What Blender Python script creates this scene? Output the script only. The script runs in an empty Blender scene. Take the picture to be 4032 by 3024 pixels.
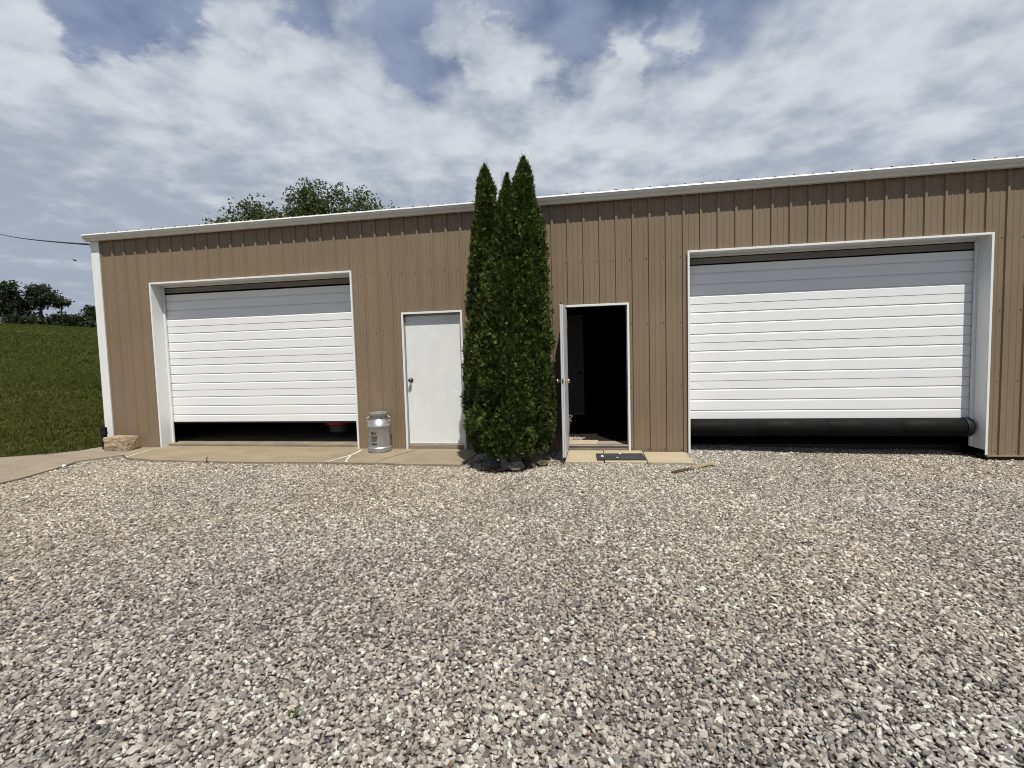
import bpy, bmesh, math, random
import numpy as np
from mathutils import Vector, Matrix, noise as mnoise
random.seed(7); RNG = np.random.default_rng(11)
S = bpy.context.scene
COL = S.collection

# ------------------------------------------------------------------ helpers
class MB:
    """collects polygons and links them as one mesh object"""
    def __init__(s): s.v = []; s.f = []; s.m = []
    def add(s, vs, fs, mi=0):
        o = len(s.v); s.v += [tuple(p) for p in vs]
        for f in fs: s.f.append(tuple(i + o for i in f)); s.m.append(mi)
        return s
    def box(s, x0, x1, y0, y1, z0, z1, mi=0):
        return s.add([(x0,y0,z0),(x1,y0,z0),(x1,y1,z0),(x0,y1,z0),(x0,y0,z1),(x1,y0,z1),(x1,y1,z1),(x0,y1,z1)],
                     [(0,3,2,1),(4,5,6,7),(0,1,5,4),(1,2,6,5),(2,3,7,6),(3,0,4,7)], mi)
    def prism_x(s, prof, x0, x1, mi=0, caps=True):
        n = len(prof)
        vs = [(x0,y,z) for y,z in prof] + [(x1,y,z) for y,z in prof]
        fs = [(i,(i+1)%n,n+(i+1)%n,n+i) for i in range(n)]
        if caps: fs += [tuple(range(n-1,-1,-1)), tuple(range(n,2*n))]
        return s.add(vs, fs, mi)
    def lathe(s, prof, c=(0,0,0), n=32, mi=0, axis='z', sx=1, sy=1):
        vs = []
        for r,z in prof:
            for k in range(n):
                a = 2*math.pi*k/n
                p = (r*math.cos(a)*sx, r*math.sin(a)*sy, z)
                if axis == 'y': p = (p[0], p[2], p[1])
                if axis == 'x': p = (p[2], p[0], p[1])
                vs.append((c[0]+p[0], c[1]+p[1], c[2]+p[2]))
        fs = []
        for j in range(len(prof)-1):
            for k in range(n):
                fs.append((j*n+k, j*n+(k+1)%n, (j+1)*n+(k+1)%n, (j+1)*n+k))
        if prof[0][0] > 1e-4: fs.append(tuple(range(n-1,-1,-1)))
        if prof[-1][0] > 1e-4: fs.append(tuple((len(prof)-1)*n+k for k in range(n)))
        return s.add(vs, fs, mi)
    def tube(s, pts, rad, n=8, mi=0):
        pts = [Vector(p) for p in pts]; rad = rad if hasattr(rad,'__len__') else [rad]*len(pts)
        vs = []; ref = Vector((0.3,0.1,1)).normalized()
        for i,p in enumerate(pts):
            d = (pts[min(i+1,len(pts)-1)]-pts[max(i-1,0)]).normalized()
            u = d.cross(ref)
            if u.length < 1e-3: u = d.cross(Vector((1,0,0)))
            u.normalize(); w = d.cross(u)
            for k in range(n):
                a = 2*math.pi*k/n
                vs.append(p + (u*math.cos(a)+w*math.sin(a))*rad[i])
        fs = [(j*n+k, j*n+(k+1)%n, (j+1)*n+(k+1)%n, (j+1)*n+k) for j in range(len(pts)-1) for k in range(n)]
        fs += [tuple(range(n-1,-1,-1)), tuple((len(pts)-1)*n+k for k in range(n))]
        return s.add(vs, fs, mi)
    def build(s, name, mats, parent=None, smooth=False, bevel=0, loc=None):
        me = bpy.data.meshes.new(name); me.from_pydata(s.v, [], s.f)
        mats = mats if isinstance(mats,(list,tuple)) else [mats]
        for m in mats: me.materials.append(m)
        me.polygons.foreach_set('material_index', s.m)
        bm = bmesh.new(); bm.from_mesh(me); bmesh.ops.recalc_face_normals(bm, faces=bm.faces); bm.to_mesh(me); bm.free()
        if smooth:
            me.polygons.foreach_set('use_smooth', [True]*len(me.polygons))
        me.update()
        if loc is not None: me.transform(Matrix.Translation(-Vector(loc)))
        o = bpy.data.objects.new(name, me); COL.objects.link(o)
        if loc is not None: o.location = loc
        if smooth == 'angle':
            try: me.set_sharp_from_angle(angle=math.radians(35))
            except Exception: pass
        if bevel:
            b = o.modifiers.new('bevel','BEVEL'); b.width = bevel; b.segments = 2; b.limit_method = 'ANGLE'
        if parent:
            o.parent = parent; o.matrix_parent_inverse = parent.matrix_basis.inverted()
        return o

def tag(o, label=None, cat=None, group=None, kind=None):
    for k,v in (('label',label),('category',cat),('group',group),('kind',kind)):
        if v: o[k] = v
    return o
def empty(name, loc, label, cat, group=None):
    o = bpy.data.objects.new(name, None); COL.objects.link(o); o.location = loc; o.empty_display_size = .1
    return tag(o, label, cat, group)
def bake(o):
    """replace the object's mesh by its evaluated mesh and drop the modifiers"""
    dg = bpy.context.evaluated_depsgraph_get(); dg.update()
    me = bpy.data.meshes.new_from_object(o.evaluated_get(dg)); mats = list(o.data.materials)
    o.modifiers.clear(); o.data = me
    if not len(me.materials):
        for m in mats: me.materials.append(m)
    return o
def raw_mesh(name, verts, faces, mat):
    """numpy mesh: faces is an (n,k) array"""
    me = bpy.data.meshes.new(name); n,k = faces.shape
    me.vertices.add(len(verts)); me.vertices.foreach_set('co', np.asarray(verts,np.float32).ravel())
    me.loops.add(n*k); me.loops.foreach_set('vertex_index', faces.astype(np.int32).ravel())
    me.polygons.add(n); me.polygons.foreach_set('loop_start', np.arange(0,n*k,k,dtype=np.int32))
    me.update(calc_edges=True); me.validate()
    for m in (mat if isinstance(mat,list) else [mat]): me.materials.append(m)
    return me

# ------------------------------------------------------------------ materials
class N:
    def __init__(s, tree): s.t = tree; s.t.nodes.clear()
    def n(s, ty, **kw):
        nd = s.t.nodes.new(ty)
        for k,v in kw.items():
            if k.startswith('_'): setattr(nd, k[1:], v)
            else:
                k2 = int(k[1:]) if k[0]=='i' and k[1:].isdigit() else k.replace('__',' ')
                sk = nd.inputs[k2]
                if hasattr(v,'is_output') or isinstance(v, bpy.types.NodeSocket): s.t.links.new(v, sk)
                else: sk.default_value = v
        return nd
    def math(s, op, a, b=0., c=0., clamp=False):
        return s.n('ShaderNodeMath', _operation=op, _use_clamp=clamp, i0=a, i1=b, i2=c).outputs[0]
    def noise(s, vec, scale, detail=4, rough=.55, dist=0):
        return s.n('ShaderNodeTexNoise', Vector=vec, Scale=scale, Detail=detail, Roughness=rough, Distortion=dist).outputs['Fac']
    def maprange(s, v, a, b, c=0., d=1., smooth=False):
        return s.n('ShaderNodeMapRange', _interpolation_type='SMOOTHSTEP' if smooth else 'LINEAR', Value=v, i1=a, i2=b, i3=c, i4=d).outputs[0]
    def mix(s, f, a, b):
        nd = s.n('ShaderNodeMix', _data_type='RGBA')
        for sk,v in ((nd.inputs[0],f),(nd.inputs[6],a),(nd.inputs[7],b)):
            if isinstance(v, bpy.types.NodeSocket): s.t.links.new(v, sk)
            else: sk.default_value = v if not isinstance(v,tuple) or len(v)==4 else (*v,1)
        return nd.outputs[2]
    def ramp(s, f, stops, interp='LINEAR'):
        nd = s.n('ShaderNodeValToRGB', Fac=f); cr = nd.color_ramp; cr.interpolation = interp
        while len(cr.elements) < len(stops): cr.elements.new(.5)
        for e,(p,c) in zip(cr.elements, stops): e.position = p; e.color = (*c,1)
        return nd.outputs[0]
def new_mat(name):
    m = bpy.data.materials.new(name); m.use_nodes = True
    return m, N(m.node_tree)
def finish(m, k, col, rough=.6, metal=0., bump=None, bstr=.3, bdist=.01, spec=.5, sheen=None):
    kw = dict(Roughness=rough, Metallic=metal)
    b = k.n('ShaderNodeBsdfPrincipled', **kw)
    b.inputs['Specular IOR Level'].default_value = spec
    if isinstance(col, bpy.types.NodeSocket): k.t.links.new(col, b.inputs['Base Color'])
    else: b.inputs['Base Color'].default_value = (*col,1)
    if bump is not None:
        bn = k.n('ShaderNodeBump', Height=bump, Strength=bstr, Distance=bdist)
        k.t.links.new(bn.outputs[0], b.inputs['Normal'])
    o = k.n('ShaderNodeOutputMaterial'); k.t.links.new(b.outputs[0], o.inputs[0])
    return m
def simple(name, col, rough=.6, metal=0., var=.12, scale=6., spec=.5, bscale=None, bstr=.2, bdist=.004, stretch=(1,1,1)):
    m, k = new_mat(name)
    co = k.n('ShaderNodeTexCoord').outputs['Object']
    if stretch != (1,1,1): co = k.n('ShaderNodeMapping', Vector=co, Scale=stretch).outputs[0]
    f = k.noise(co, scale, 5, .6)
    lo = tuple(c*(1-var) for c in col); hi = tuple(min(1,c*(1+var)) for c in col)
    c = k.mix(k.maprange(f,.3,.7), lo, hi)
    r = k.maprange(k.noise(co, scale*2.3, 3), .3,.7, max(.03,rough-.08), min(1,rough+.08))
    bp = k.noise(co, bscale, 4) if bscale else None
    return finish(m, k, c, r, metal, bp, bstr, bdist, spec)

def siding_mat():
    m, k = new_mat('tan_metal_siding')
    g = k.n('ShaderNodeNewGeometry').outputs['Position']
    streak = k.noise(k.n('ShaderNodeMapping', Vector=g, Scale=(9,9,.35)).outputs[0], 1.0, 5, .6)
    blot = k.noise(g, .7, 4)
    z = k.n('ShaderNodeSeparateXYZ', Vector=g).outputs[2]
    base = k.mix(k.maprange(blot,.35,.65), (.205,.151,.096), (.228,.169,.108))
    base = k.mix(k.maprange(streak,.45,.75,0,.35), base, (.172,.125,.078))
    # splashed grit along the foot of the wall
    dirt = k.math('MULTIPLY', k.maprange(k.math('ADD', z, k.math('MULTIPLY', k.noise(g, 7, 4), .25)), .15, .42, .5, 0), 1)
    base = k.mix(dirt, base, (.24,.18,.115))
    # oil canning: panels are never quite flat
    oc = k.noise(k.n('ShaderNodeMapping', Vector=g, Scale=(2.2,1,.9)).outputs[0], 1.2, 2)
    return finish(m, k, base, k.maprange(blot,.3,.7,.42,.58), 0, oc, .25, .03, .4)
def white_mat(name, col=(.78,.79,.78), dirt=.25):
    m, k = new_mat(name)
    g = k.n('ShaderNodeNewGeometry').outputs['Position']
    s1 = k.noise(k.n('ShaderNodeMapping', Vector=g, Scale=(5,5,.6)).outputs[0], 1.4, 5, .65)
    s2 = k.noise(g, 3.0, 5)
    z = k.n('ShaderNodeSeparateXYZ', Vector=g).outputs[2]
    c = k.mix(k.maprange(s1,.5,.8,0,dirt), col, tuple(a*.72 for a in (.76,.74,.68)))
    c = k.mix(k.maprange(k.math('ADD', z, k.math('MULTIPLY', s2, .5)), .25,.8,.30*dirt*2,0), c, (.50,.47,.40))
    return finish(m, k, c, .42, 0, k.noise(g, 9, 3), .08, .01, .45)
def door_mat():
    m, k = new_mat('garage_door_white')
    g = k.n('ShaderNodeNewGeometry').outputs['Position']
    grain = k.noise(k.n('ShaderNodeMapping', Vector=g, Scale=(2,1,30)).outputs[0], 3, 4)
    s1 = k.noise(k.n('ShaderNodeMapping', Vector=g, Scale=(1.3,1,2.5)).outputs[0], 1.7, 5, .65)
    c = k.mix(k.maprange(s1,.45,.75,0,.22), (.79,.80,.80), (.66,.66,.64))
    c = k.mix(k.maprange(grain,.55,.75,0,.10), c, (.6,.6,.58))
    return finish(m, k, c, .45, 0, k.noise(g, 55, 2), .10, .003, .4)
def dented_mat():
    m, k = new_mat('dented_white_steel')
    g = k.n('ShaderNodeNewGeometry').outputs['Position']
    v = k.n('ShaderNodeTexVoronoi', Vector=g, Scale=4.6, Randomness=1.).outputs['Distance']
    d = k.maprange(v, 0, .11, -.7, 0)
    h = k.math('ADD', d, k.math('MULTIPLY', k.noise(g, 5, 3), .9))
    s1 = k.noise(k.n('ShaderNodeMapping', Vector=g, Scale=(2.5,1,1.2)).outputs[0], 2.2, 6, .7)
    c = k.mix(k.maprange(s1,.42,.72,0,.38), (.76,.77,.76), (.60,.60,.57))
    return finish(m, k, c, .4, 0, h, .35, .012, .45)
def concrete(name, c0, c1, stain, sc=1.0):
    m, k = new_mat(name)
    g = k.n('ShaderNodeNewGeometry').outputs['Position']
    a = k.noise(g, 1.6*sc, 6, .65); b = k.noise(g, 45, 3, .7); w = k.noise(k.n('ShaderNodeMapping', Vector=g, Rotation=(0,0,-.6), Scale=(.8,3.2,1)).outputs[0], 1.7, 5, .62, .6)
    c = k.mix(k.maprange(a,.35,.68), c0, c1)
    c = k.mix(k.maprange(w,.52,.72,0,.65), c, stain)
    c = k.mix(k.maprange(b,.40,.68,0,.50), c, tuple(x*.55 for x in c0))
    sp = k.n('ShaderNodeTexVoronoi', Vector=g, Scale=120.).outputs['Color']
    spv = k.n('ShaderNodeSeparateColor', Color=sp).outputs[0]
    c = k.mix(k.maprange(spv,.8,1.,0,.35), c, (.48,.43,.34))
    return finish(m, k, c, .9, 0, k.math('ADD', b, k.math('MULTIPLY', a, .6)), .5, .006, .25)
def gravel_bed_mat():
    m, k = new_mat('gravel_fines')
    g = k.n('ShaderNodeNewGeometry').outputs['Position']
    v = k.n('ShaderNodeTexVoronoi', Vector=g, Scale=75., Randomness=1.)
    tone = k.n('ShaderNodeSeparateColor', Color=v.outputs['Color']).outputs[0]
    c = k.ramp(tone, [(0,(.045,.040,.034)),(.5,(.10,.09,.076)),(1,(.18,.162,.14))])
    h = k.math('SUBTRACT', 1, v.outputs['Distance'])
    return finish(m, k, c, .95, 0, h, .8, .012, .2)
def stone_mat():
    m, k = new_mat('crushed_limestone')
    at = k.n('ShaderNodeAttribute', _attribute_type='INSTANCER', _attribute_name='tone').outputs['Fac']
    wm = k.n('ShaderNodeAttribute', _attribute_type='INSTANCER', _attribute_name='warm').outputs['Fac']
    c = k.ramp(at, [(0,(.115,.112,.106)),(.14,(.20,.194,.182)),(.36,(.32,.303,.268)),(.60,(.47,.442,.385)),(.80,(.64,.61,.545)),(.955,(.90,.875,.82)),(.972,(.27,.135,.07)),(1,(.16,.075,.04))])
    g = k.n('ShaderNodeTexCoord').outputs['Object']
    c2 = k.mix(k.math('MULTIPLY', wm, .6), c, k.n('ShaderNodeMix', _data_type='RGBA', _blend_type='MULTIPLY', i0=1., i6=c, i7=(1.18,1.0,.78,1)).outputs[2])
    f = k.noise(g, 2.1, 5, .7)
    c3 = k.mix(k.maprange(f,.35,.7,0,.30), c2, (.17,.16,.145))
    return finish(m, k, c3, .88, 0, k.noise(g, 5., 4), .45, .12, .25)
def leaf_mat(name, a, b, c, trans=.25, scale=.6, rough=.55):
    m, k = new_mat(name)
    g = k.n('ShaderNodeNewGeometry')
    f = k.noise(g.outputs['Position'], scale, 3)
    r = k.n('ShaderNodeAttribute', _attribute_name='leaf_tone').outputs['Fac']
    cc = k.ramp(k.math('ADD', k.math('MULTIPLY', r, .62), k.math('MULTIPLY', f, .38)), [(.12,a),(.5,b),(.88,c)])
    p = k.n('ShaderNodeBsdfPrincipled', Roughness=rough); p.inputs['Specular IOR Level'].default_value = .3
    k.t.links.new(cc, p.inputs['Base Color'])
    t = k.n('ShaderNodeBsdfTranslucent', Color=k.mix(.35, cc, (.16,.22,.03)))
    mx = k.n('ShaderNodeMixShader', i0=trans, i1=p.outputs[0], i2=t.outputs[0])
    o = k.n('ShaderNodeOutputMaterial'); k.t.links.new(mx.outputs[0], o.inputs[0])
    return m
def grass_ground_mat():
    m, k = new_mat('turf_ground')
    g = k.n('ShaderNodeNewGeometry').outputs['Position']
    a = k.noise(g, .22, 5, .6); b = k.noise(k.n('ShaderNodeMapping', Vector=g, Scale=(1,1,1)).outputs[0], 3.2, 5, .7); d = k.noise(g, 26, 3, .7)
    rows = k.noise(k.n('ShaderNodeMapping', Vector=g, Rotation=(0,0,.5), Scale=(1.1,.08,1)).outputs[0], 1., 4)
    c = k.mix(k.maprange(b,.35,.66), (.034,.046,.008), (.066,.080,.015))
    c = k.mix(k.maprange(a,.45,.7,0,.5), c, (.095,.105,.030))
    c = k.mix(k.maprange(rows,.5,.7,0,.55), c, (.030,.044,.009))
    c = k.mix(k.maprange(d,.45,.7,0,.6), c, (.022,.032,.007))
    return finish(m, k, c, .95, 0, d, .8, .06, .1)
def grass_mat():
    m, k = new_mat('lawn_blades')
    at = k.n('ShaderNodeAttribute', _attribute_type='INSTANCER', _attribute_name='tone').outputs['Fac']
    c = k.ramp(at, [(0,(.044,.057,.009)),(.5,(.078,.092,.014)),(.9,(.120,.128,.028)),(1,(.20,.18,.08))])
    p = k.n('ShaderNodeBsdfPrincipled', Roughness=.6); p.inputs['Specular IOR Level'].default_value = .2
    k.t.links.new(c, p.inputs['Base Color'])
    t = k.n('ShaderNodeBsdfTranslucent', Color=c)
    mx = k.n('ShaderNodeMixShader', i0=.3, i1=p.outputs[0], i2=t.outputs[0])
    o = k.n('ShaderNodeOutputMaterial'); k.t.links.new(mx.outputs[0], o.inputs[0])
    return m
def sandstone_mat():
    m, k = new_mat('banded_sandstone')
    g = k.n('ShaderNodeTexCoord').outputs['Object']
    w = k.noise(k.n('ShaderNodeMapping', Vector=g, Scale=(2.2,2,15)).outputs[0], 1.2, 6, .65, .7)
    a = k.noise(g, 9, 6, .7)
    c = k.ramp(w, [(.3,(.16,.12,.08)),(.46,(.34,.26,.165)),(.6,(.48,.38,.25)),(.75,(.27,.22,.16))])
    c = k.mix(k.maprange(a,.5,.72,0,.7), c, (.12,.105,.085))
    return finish(m, k, c, .9, 0, k.math('ADD', a, w), .7, .02, .2)
def metal_can_mat():
    m, k = new_mat('galvanised_can')
    g = k.n('ShaderNodeTexCoord').outputs['Object']
    v = k.n('ShaderNodeTexVoronoi', Vector=g, Scale=30.).outputs['Color']
    sp = k.n('ShaderNodeSeparateColor', Color=v).outputs[0]
    a = k.noise(g, 9, 5, .65)
    c = k.mix(k.maprange(sp,0,1,0,.5), (.42,.425,.43), (.54,.545,.55))
    c = k.mix(k.maprange(a,.5,.75,0,.6), c, (.30,.30,.30))
    return finish(m, k, c, k.maprange(a,.3,.7,.36,.54), .78, a, .25, .01)
def wood_mat(name, c0, c1, axis=(1,12,12)):
    m, k = new_mat(name)
    g = k.n('ShaderNodeTexCoord').outputs['Object']
    a = k.noise(k.n('ShaderNodeMapping', Vector=g, Scale=axis).outputs[0], 5, 6, .65, .5)
    b = k.noise(g, 14, 4)
    c = k.mix(k.maprange(a,.35,.68), c0, c1); c = k.mix(k.maprange(b,.55,.75,0,.5), c, tuple(x*.45 for x in c0))
    return finish(m, k, c, .75, 0, a, .4, .004, .3)
def stick_mat():
    m, k = new_mat('split_stick')
    x = k.n('ShaderNodeSeparateXYZ', Vector=k.n('ShaderNodeTexCoord').outputs['Generated']).outputs[0]
    n = k.noise(k.n('ShaderNodeTexCoord').outputs['Object'], 30, 4)
    f = k.maprange(k.math('ADD', x, k.math('MULTIPLY', n, .3)), .45, .72, smooth=True)
    c = k.mix(f, (.085,.045,.028), (.36,.27,.15))
    return finish(m, k, c, .8, 0, n, .4, .004)

M = {}
M['siding'] = siding_mat()
M['white'] = white_mat('white_trim_paint')
M['gutter'] = white_mat('white_gutter_paint', (.70,.70,.67), .3)
M['gdoor'] = door_mat()
M['dented'] = dented_mat()
M['screw'] = simple('screw_head', (.13,.095,.06), .5, .3)
M['roof'] = simple('pale_metal_roof', (.62,.62,.60), .4, .2, .08, 2)
M['rubber'] = simple('black_rubber', (.012,.012,.013), .6, 0, .25, 5, .25, 40, .2, .002)
M['tubeblack'] = simple('black_door_seal', (.0042,.0040,.0042), .7, 0, .45, 3, .16, 12, .25, .006)
M['dark'] = simple('interior_shade_black', (.016,.015,.014), .95, 0, .2, 2, .1)  # near-black colour stands in for the darkness indoors
M['darkfloor'] = simple('shop_floor', (.24,.20,.145), .9, 0, .25, 3, .2)
M['intdoor'] = simple('interior_door_grey', (.34,.34,.36), .7, 0, .08, 2, .2)
M['header'] = simple('header_seal_vinyl', (.20,.185,.16), .6, 0, .15, 3, .3, stretch=(.3,3,3))
M['jambgrey'] = simple('grey_door_frame', (.36,.37,.37), .5, 0, .12, 4)
M['alu'] = simple('aluminium_sill', (.62,.62,.63), .35, .8, .12, 8)
M['riser'] = wood_mat('weathered_riser_board', (.21,.165,.125), (.29,.235,.18), (1.2,8,10))
M['planks'] = wood_mat('tan_floor_tile', (.40,.32,.22), (.50,.41,.28), (1.5,5,5))
M['oak'] = wood_mat('brown_floor_tile', (.30,.22,.17), (.36,.28,.22), (1.5,5,5))
M['brass'] = simple('polished_brass', (.78,.66,.42), .18, 1., .08, 20)
M['bronze'] = simple('dark_bronze', (.10,.09,.085), .28, .9, .2, 20)
M['nickel'] = simple('nickel', (.62,.60,.56), .25, 1., .1, 20)
M['leafdoor'] = white_mat('leaf_door_paint', (.62,.63,.65), .3)
M['apron'] = concrete('apron_concrete', (.250,.200,.128), (.325,.268,.180), (.205,.160,.100))
M['slab'] = concrete('step_slab_concrete', (.40,.335,.225), (.46,.39,.27), (.33,.27,.18), 2.)
M['drive'] = concrete('driveway_concrete', (.255,.208,.148), (.325,.268,.192), (.170,.135,.092))
M['filler'] = simple('crack_filler', (.66,.64,.58), .8, 0, .15, 20)
M['gbed'] = gravel_bed_mat()
M['stone'] = stone_mat()
M['turf'] = grass_ground_mat()
M['blade'] = grass_mat()
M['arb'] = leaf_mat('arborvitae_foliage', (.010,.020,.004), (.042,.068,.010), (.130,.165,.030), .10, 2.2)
M['twig'] = simple('grey_twig', (.16,.15,.12), .9)
M['bark'] = simple('bark', (.075,.058,.045), .95, 0, .3, 6, .1, 20, .6, .02)
M['oakleaf'] = leaf_mat('broad_leaves', (.045,.062,.022), (.085,.108,.040), (.150,.170,.075), .3, .5)
M['darkleaf'] = leaf_mat('far_dark_leaves', (.014,.024,.012), (.026,.040,.019), (.046,.062,.028), .2, .4)
M['sand'] = sandstone_mat()
M['rock'] = simple('field_rock', (.15,.135,.11), .9, 0, .35, 9, .2, 25, .7, .01)
M['mossrock'] = simple('mossy_rock', (.085,.085,.045), .95, 0, .4, 8, .2, 25, .7, .01)
M['lamb'] = simple('cast_stone', (.125,.12,.105), .92, 0, .3, 22, .2, 60, .7, .006)
M['lambnose'] = simple('worn_white_paint', (.72,.71,.68), .8, 0, .1, 30)
M['pebble'] = simple('white_pebble', (.72,.70,.66), .75, 0, .12, 30, .3, 50, .3, .003)
M['can'] = metal_can_mat()
M['ink'] = simple('black_lettering', (.012,.012,.012), .6, 0, .1, 30)
M['cable'] = simple('black_cable', (.02,.02,.022), .6)
M['insul'] = simple('white_insulator', (.75,.75,.73), .3)
M['red'] = simple('red_plastic', (.42,.010,.018), .4, 0, .1, 8)
M['grayplastic'] = simple('grey_plastic', (.10,.10,.10), .5)
M['rug'] = simple('shaggy_rug', (.022,.020,.018), 1., 0, .45, 55, .1, 90, .9, .02)
M['stick'] = stick_mat()
M['weed'] = leaf_mat('weed_leaf', (.05,.07,.015), (.08,.11,.02), (.13,.15,.04), .2, 8)
M['petal'] = simple('pale_petal', (.62,.44,.36), .8, 0, .25, 60)
M['mulch'] = simple('red_mulch_chip', (.155,.048,.022), .95, 0, .5, 12)

# ------------------------------------------------------------------ camera
CAMP = Vector((8.3558,-7.1457,1.4398))
cam = bpy.data.cameras.new('camera'); co = bpy.data.objects.new('camera', cam); COL.objects.link(co)
R_ = Vector((.9853,.1686,-.0276)).normalized(); F_ = Vector((-.1700,.9835,-.0616)).normalized()
U_ = R_.cross(F_).normalized(); R_ = F_.cross(U_).normalized()
mw = Matrix(((R_.x,U_.x,-F_.x,CAMP.x),(R_.y,U_.y,-F_.y,CAMP.y),(R_.z,U_.z,-F_.z,CAMP.z),(0,0,0,1)))
co.matrix_world = mw
cam.sensor_width = 36; cam.lens = 36*1900.0/4032; cam.clip_start = .05; cam.clip_end = 3000
S.camera = co

# ------------------------------------------------------------------ terrain
NX,NY = -.58,.815
def hill_t(x, y):
    a = (x+.65)*NX + (y+.65)*NY; b = -(x+.35)
    return np.minimum(a, b)
def smooth01(v): v = np.clip(v,0,1); return v*v*(3-2*v)
def hill_z(x, y):
    t = np.maximum(hill_t(x,y), 0)
    s = .1165; T0, T1 = 46., 66.
    h = np.where(t < T0, s*t, s*T0 + s*(np.minimum(t,T1)-T0) - s*(np.minimum(t,T1)-T0)**2/(2*(T1-T0)))
    return h*smooth01(t/3.0+.12)
def ground_z(x, y):
    x = np.asarray(x,float); y = np.asarray(y,float)
    base = -.055 - .062*smooth01((x-9.55)/2.6) - .05*smooth01((x-.1)/.8)*smooth01((1.2-y)/.8)
    return base + hill_z(x,y)
def undul(x, y):
    return .010*np.sin(x*1.7+y*.9)*np.sin(y*1.3-x*.4) + .006*np.sin(x*4.1-y*2.2)*np.sin(y*3.7+x)
def gravel_z(x, y):
    return ground_z(x,y)*0 + (-.046 - .062*smooth01((np.asarray(x,float)-9.55)/2.6)) + undul(x,y)*.7

def axis(lo, hi, dense0, dense1, step, grow=1.25):
    a = list(np.arange(dense0, dense1, step)); s = step; v = dense1
    while v < hi: a.append(v); s *= grow; v += s
    a.append(hi); s = step; v = dense0
    while v > lo: s *= grow; v -= s; a.insert(0, max(v, lo))
    return np.array(sorted(set(np.round(a,4))))
xs = axis(-700, 700, -14, 20, .5); ys = axis(-300, 900, -12, 14, .5)
XX,YY = np.meshgrid(xs, ys)
ZZ = ground_z(XX,YY)
nz = np.array([[mnoise.noise(Vector((x*.05,y*.05,3.)))*.5+mnoise.noise(Vector((x*.25,y*.25,7.)))*.10 for x in xs] for y in ys])
ZZ = ZZ + nz*smooth01(hill_t(XX,YY)/12)*1.0
V = np.stack([XX,YY,ZZ],-1).reshape(-1,3); nx = len(xs); ny = len(ys)
I = np.arange(nx*ny).reshape(ny,nx)
Fq = np.stack([I[:-1,:-1],I[:-1,1:],I[1:,1:],I[1:,:-1]],-1).reshape(-1,4)
gm = raw_mesh('ground', V, Fq, M['turf']); gm.polygons.foreach_set('use_smooth',[True]*len(gm.polygons))
g_o = bpy.data.objects.new('ground', gm); COL.objects.link(g_o); tag(g_o, kind='structure')

# gravel yard sheet under the loose stones
xs = np.arange(-.3, 22.01, .2); ys = np.arange(-14, .71, .2)
XX,YY = np.meshgrid(xs, ys); ZZ = gravel_z(XX,YY)
V = np.stack([XX,YY,ZZ],-1).reshape(-1,3); nx = len(xs); ny = len(ys); I = np.arange(nx*ny).reshape(ny,nx)
Fq = np.stack([I[:-1,:-1],I[:-1,1:],I[1:,1:],I[1:,:-1]],-1).reshape(-1,4)
me = raw_mesh('gravel_yard', V, Fq, M['gbed']); me.polygons.foreach_set('use_smooth',[True]*len(me.polygons))
o = bpy.data.objects.new('gravel_yard', me); COL.objects.link(o); tag(o, kind='structure')

def slab(name, poly, z, thick, mat, kind='structure', bevel=.006, zf=None):
    bm = bmesh.new()
    top = [bm.verts.new((x,y,z if zf is None else zf(x,y))) for x,y in poly]
    f = bm.faces.new(top)
    if f.normal.z < 0: f.normal_flip()
    r = bmesh.ops.extrude_face_region(bm, geom=[f])
    for v in r['geom']:
        if isinstance(v, bmesh.types.BMVert): v.co.z -= thick
    bmesh.ops.recalc_face_normals(bm, faces=bm.faces)
    bmesh.ops.triangulate(bm, faces=[f for f in bm.faces if len(f.verts) > 4])
    me = bpy.data.meshes.new(name); bm.to_mesh(me); bm.free(); me.materials.append(mat)
    o = bpy.data.objects.new(name, me); COL.objects.link(o)
    if kind: o['kind'] = kind
    return o
def wob(pts, amp=.02, step=.12, seed=0):
    r = random.Random(seed); out = []
    for (a,b),(c,d) in zip(pts[:-1], pts[1:]):
        n = max(1,int(math.hypot(c-a,d-b)/step))
        for i in range(n):
            t = i/n; out.append((a+(c-a)*t+r.uniform(-amp,amp), b+(d-b)*t+r.uniform(-amp,amp)))
    out.append(pts[-1]); return out
APRON_EDGE = [(.84,-.62),(1.15,-.845),(1.77,-.965),(2.7,-1.02),(3.5,-1.03),(4.6,-1.0),(5.43,-.99),(5.8,-1.05),(6.58,-1.045)]
APRON = [(.84,.10)] + wob(APRON_EDGE, .012, .2, 3) + [(6.62,-.3),(6.62,-.01),(4.62,-.01),(4.60,.10)]
slab('concrete_apron', APRON, 0., .14, M['apron'])
DRIVE_EDGE = [(.80,-.66),(.72,-.78),(.55,-1.09),(.74,-1.55),(.87,-2.0),(.92,-2.35),(.95,-4.5),(.9,-11)]
DRIVE = [(.832,.0),(.832,-.64)] + DRIVE_EDGE + [(-5.,-11),(-5.,-3.62),(-1.22,-.915),(-.66,-.60),(-.36,-.27),(-.34,-.005)]
slab('concrete_driveway', DRIVE, -.006, .14, M['drive'])

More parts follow.
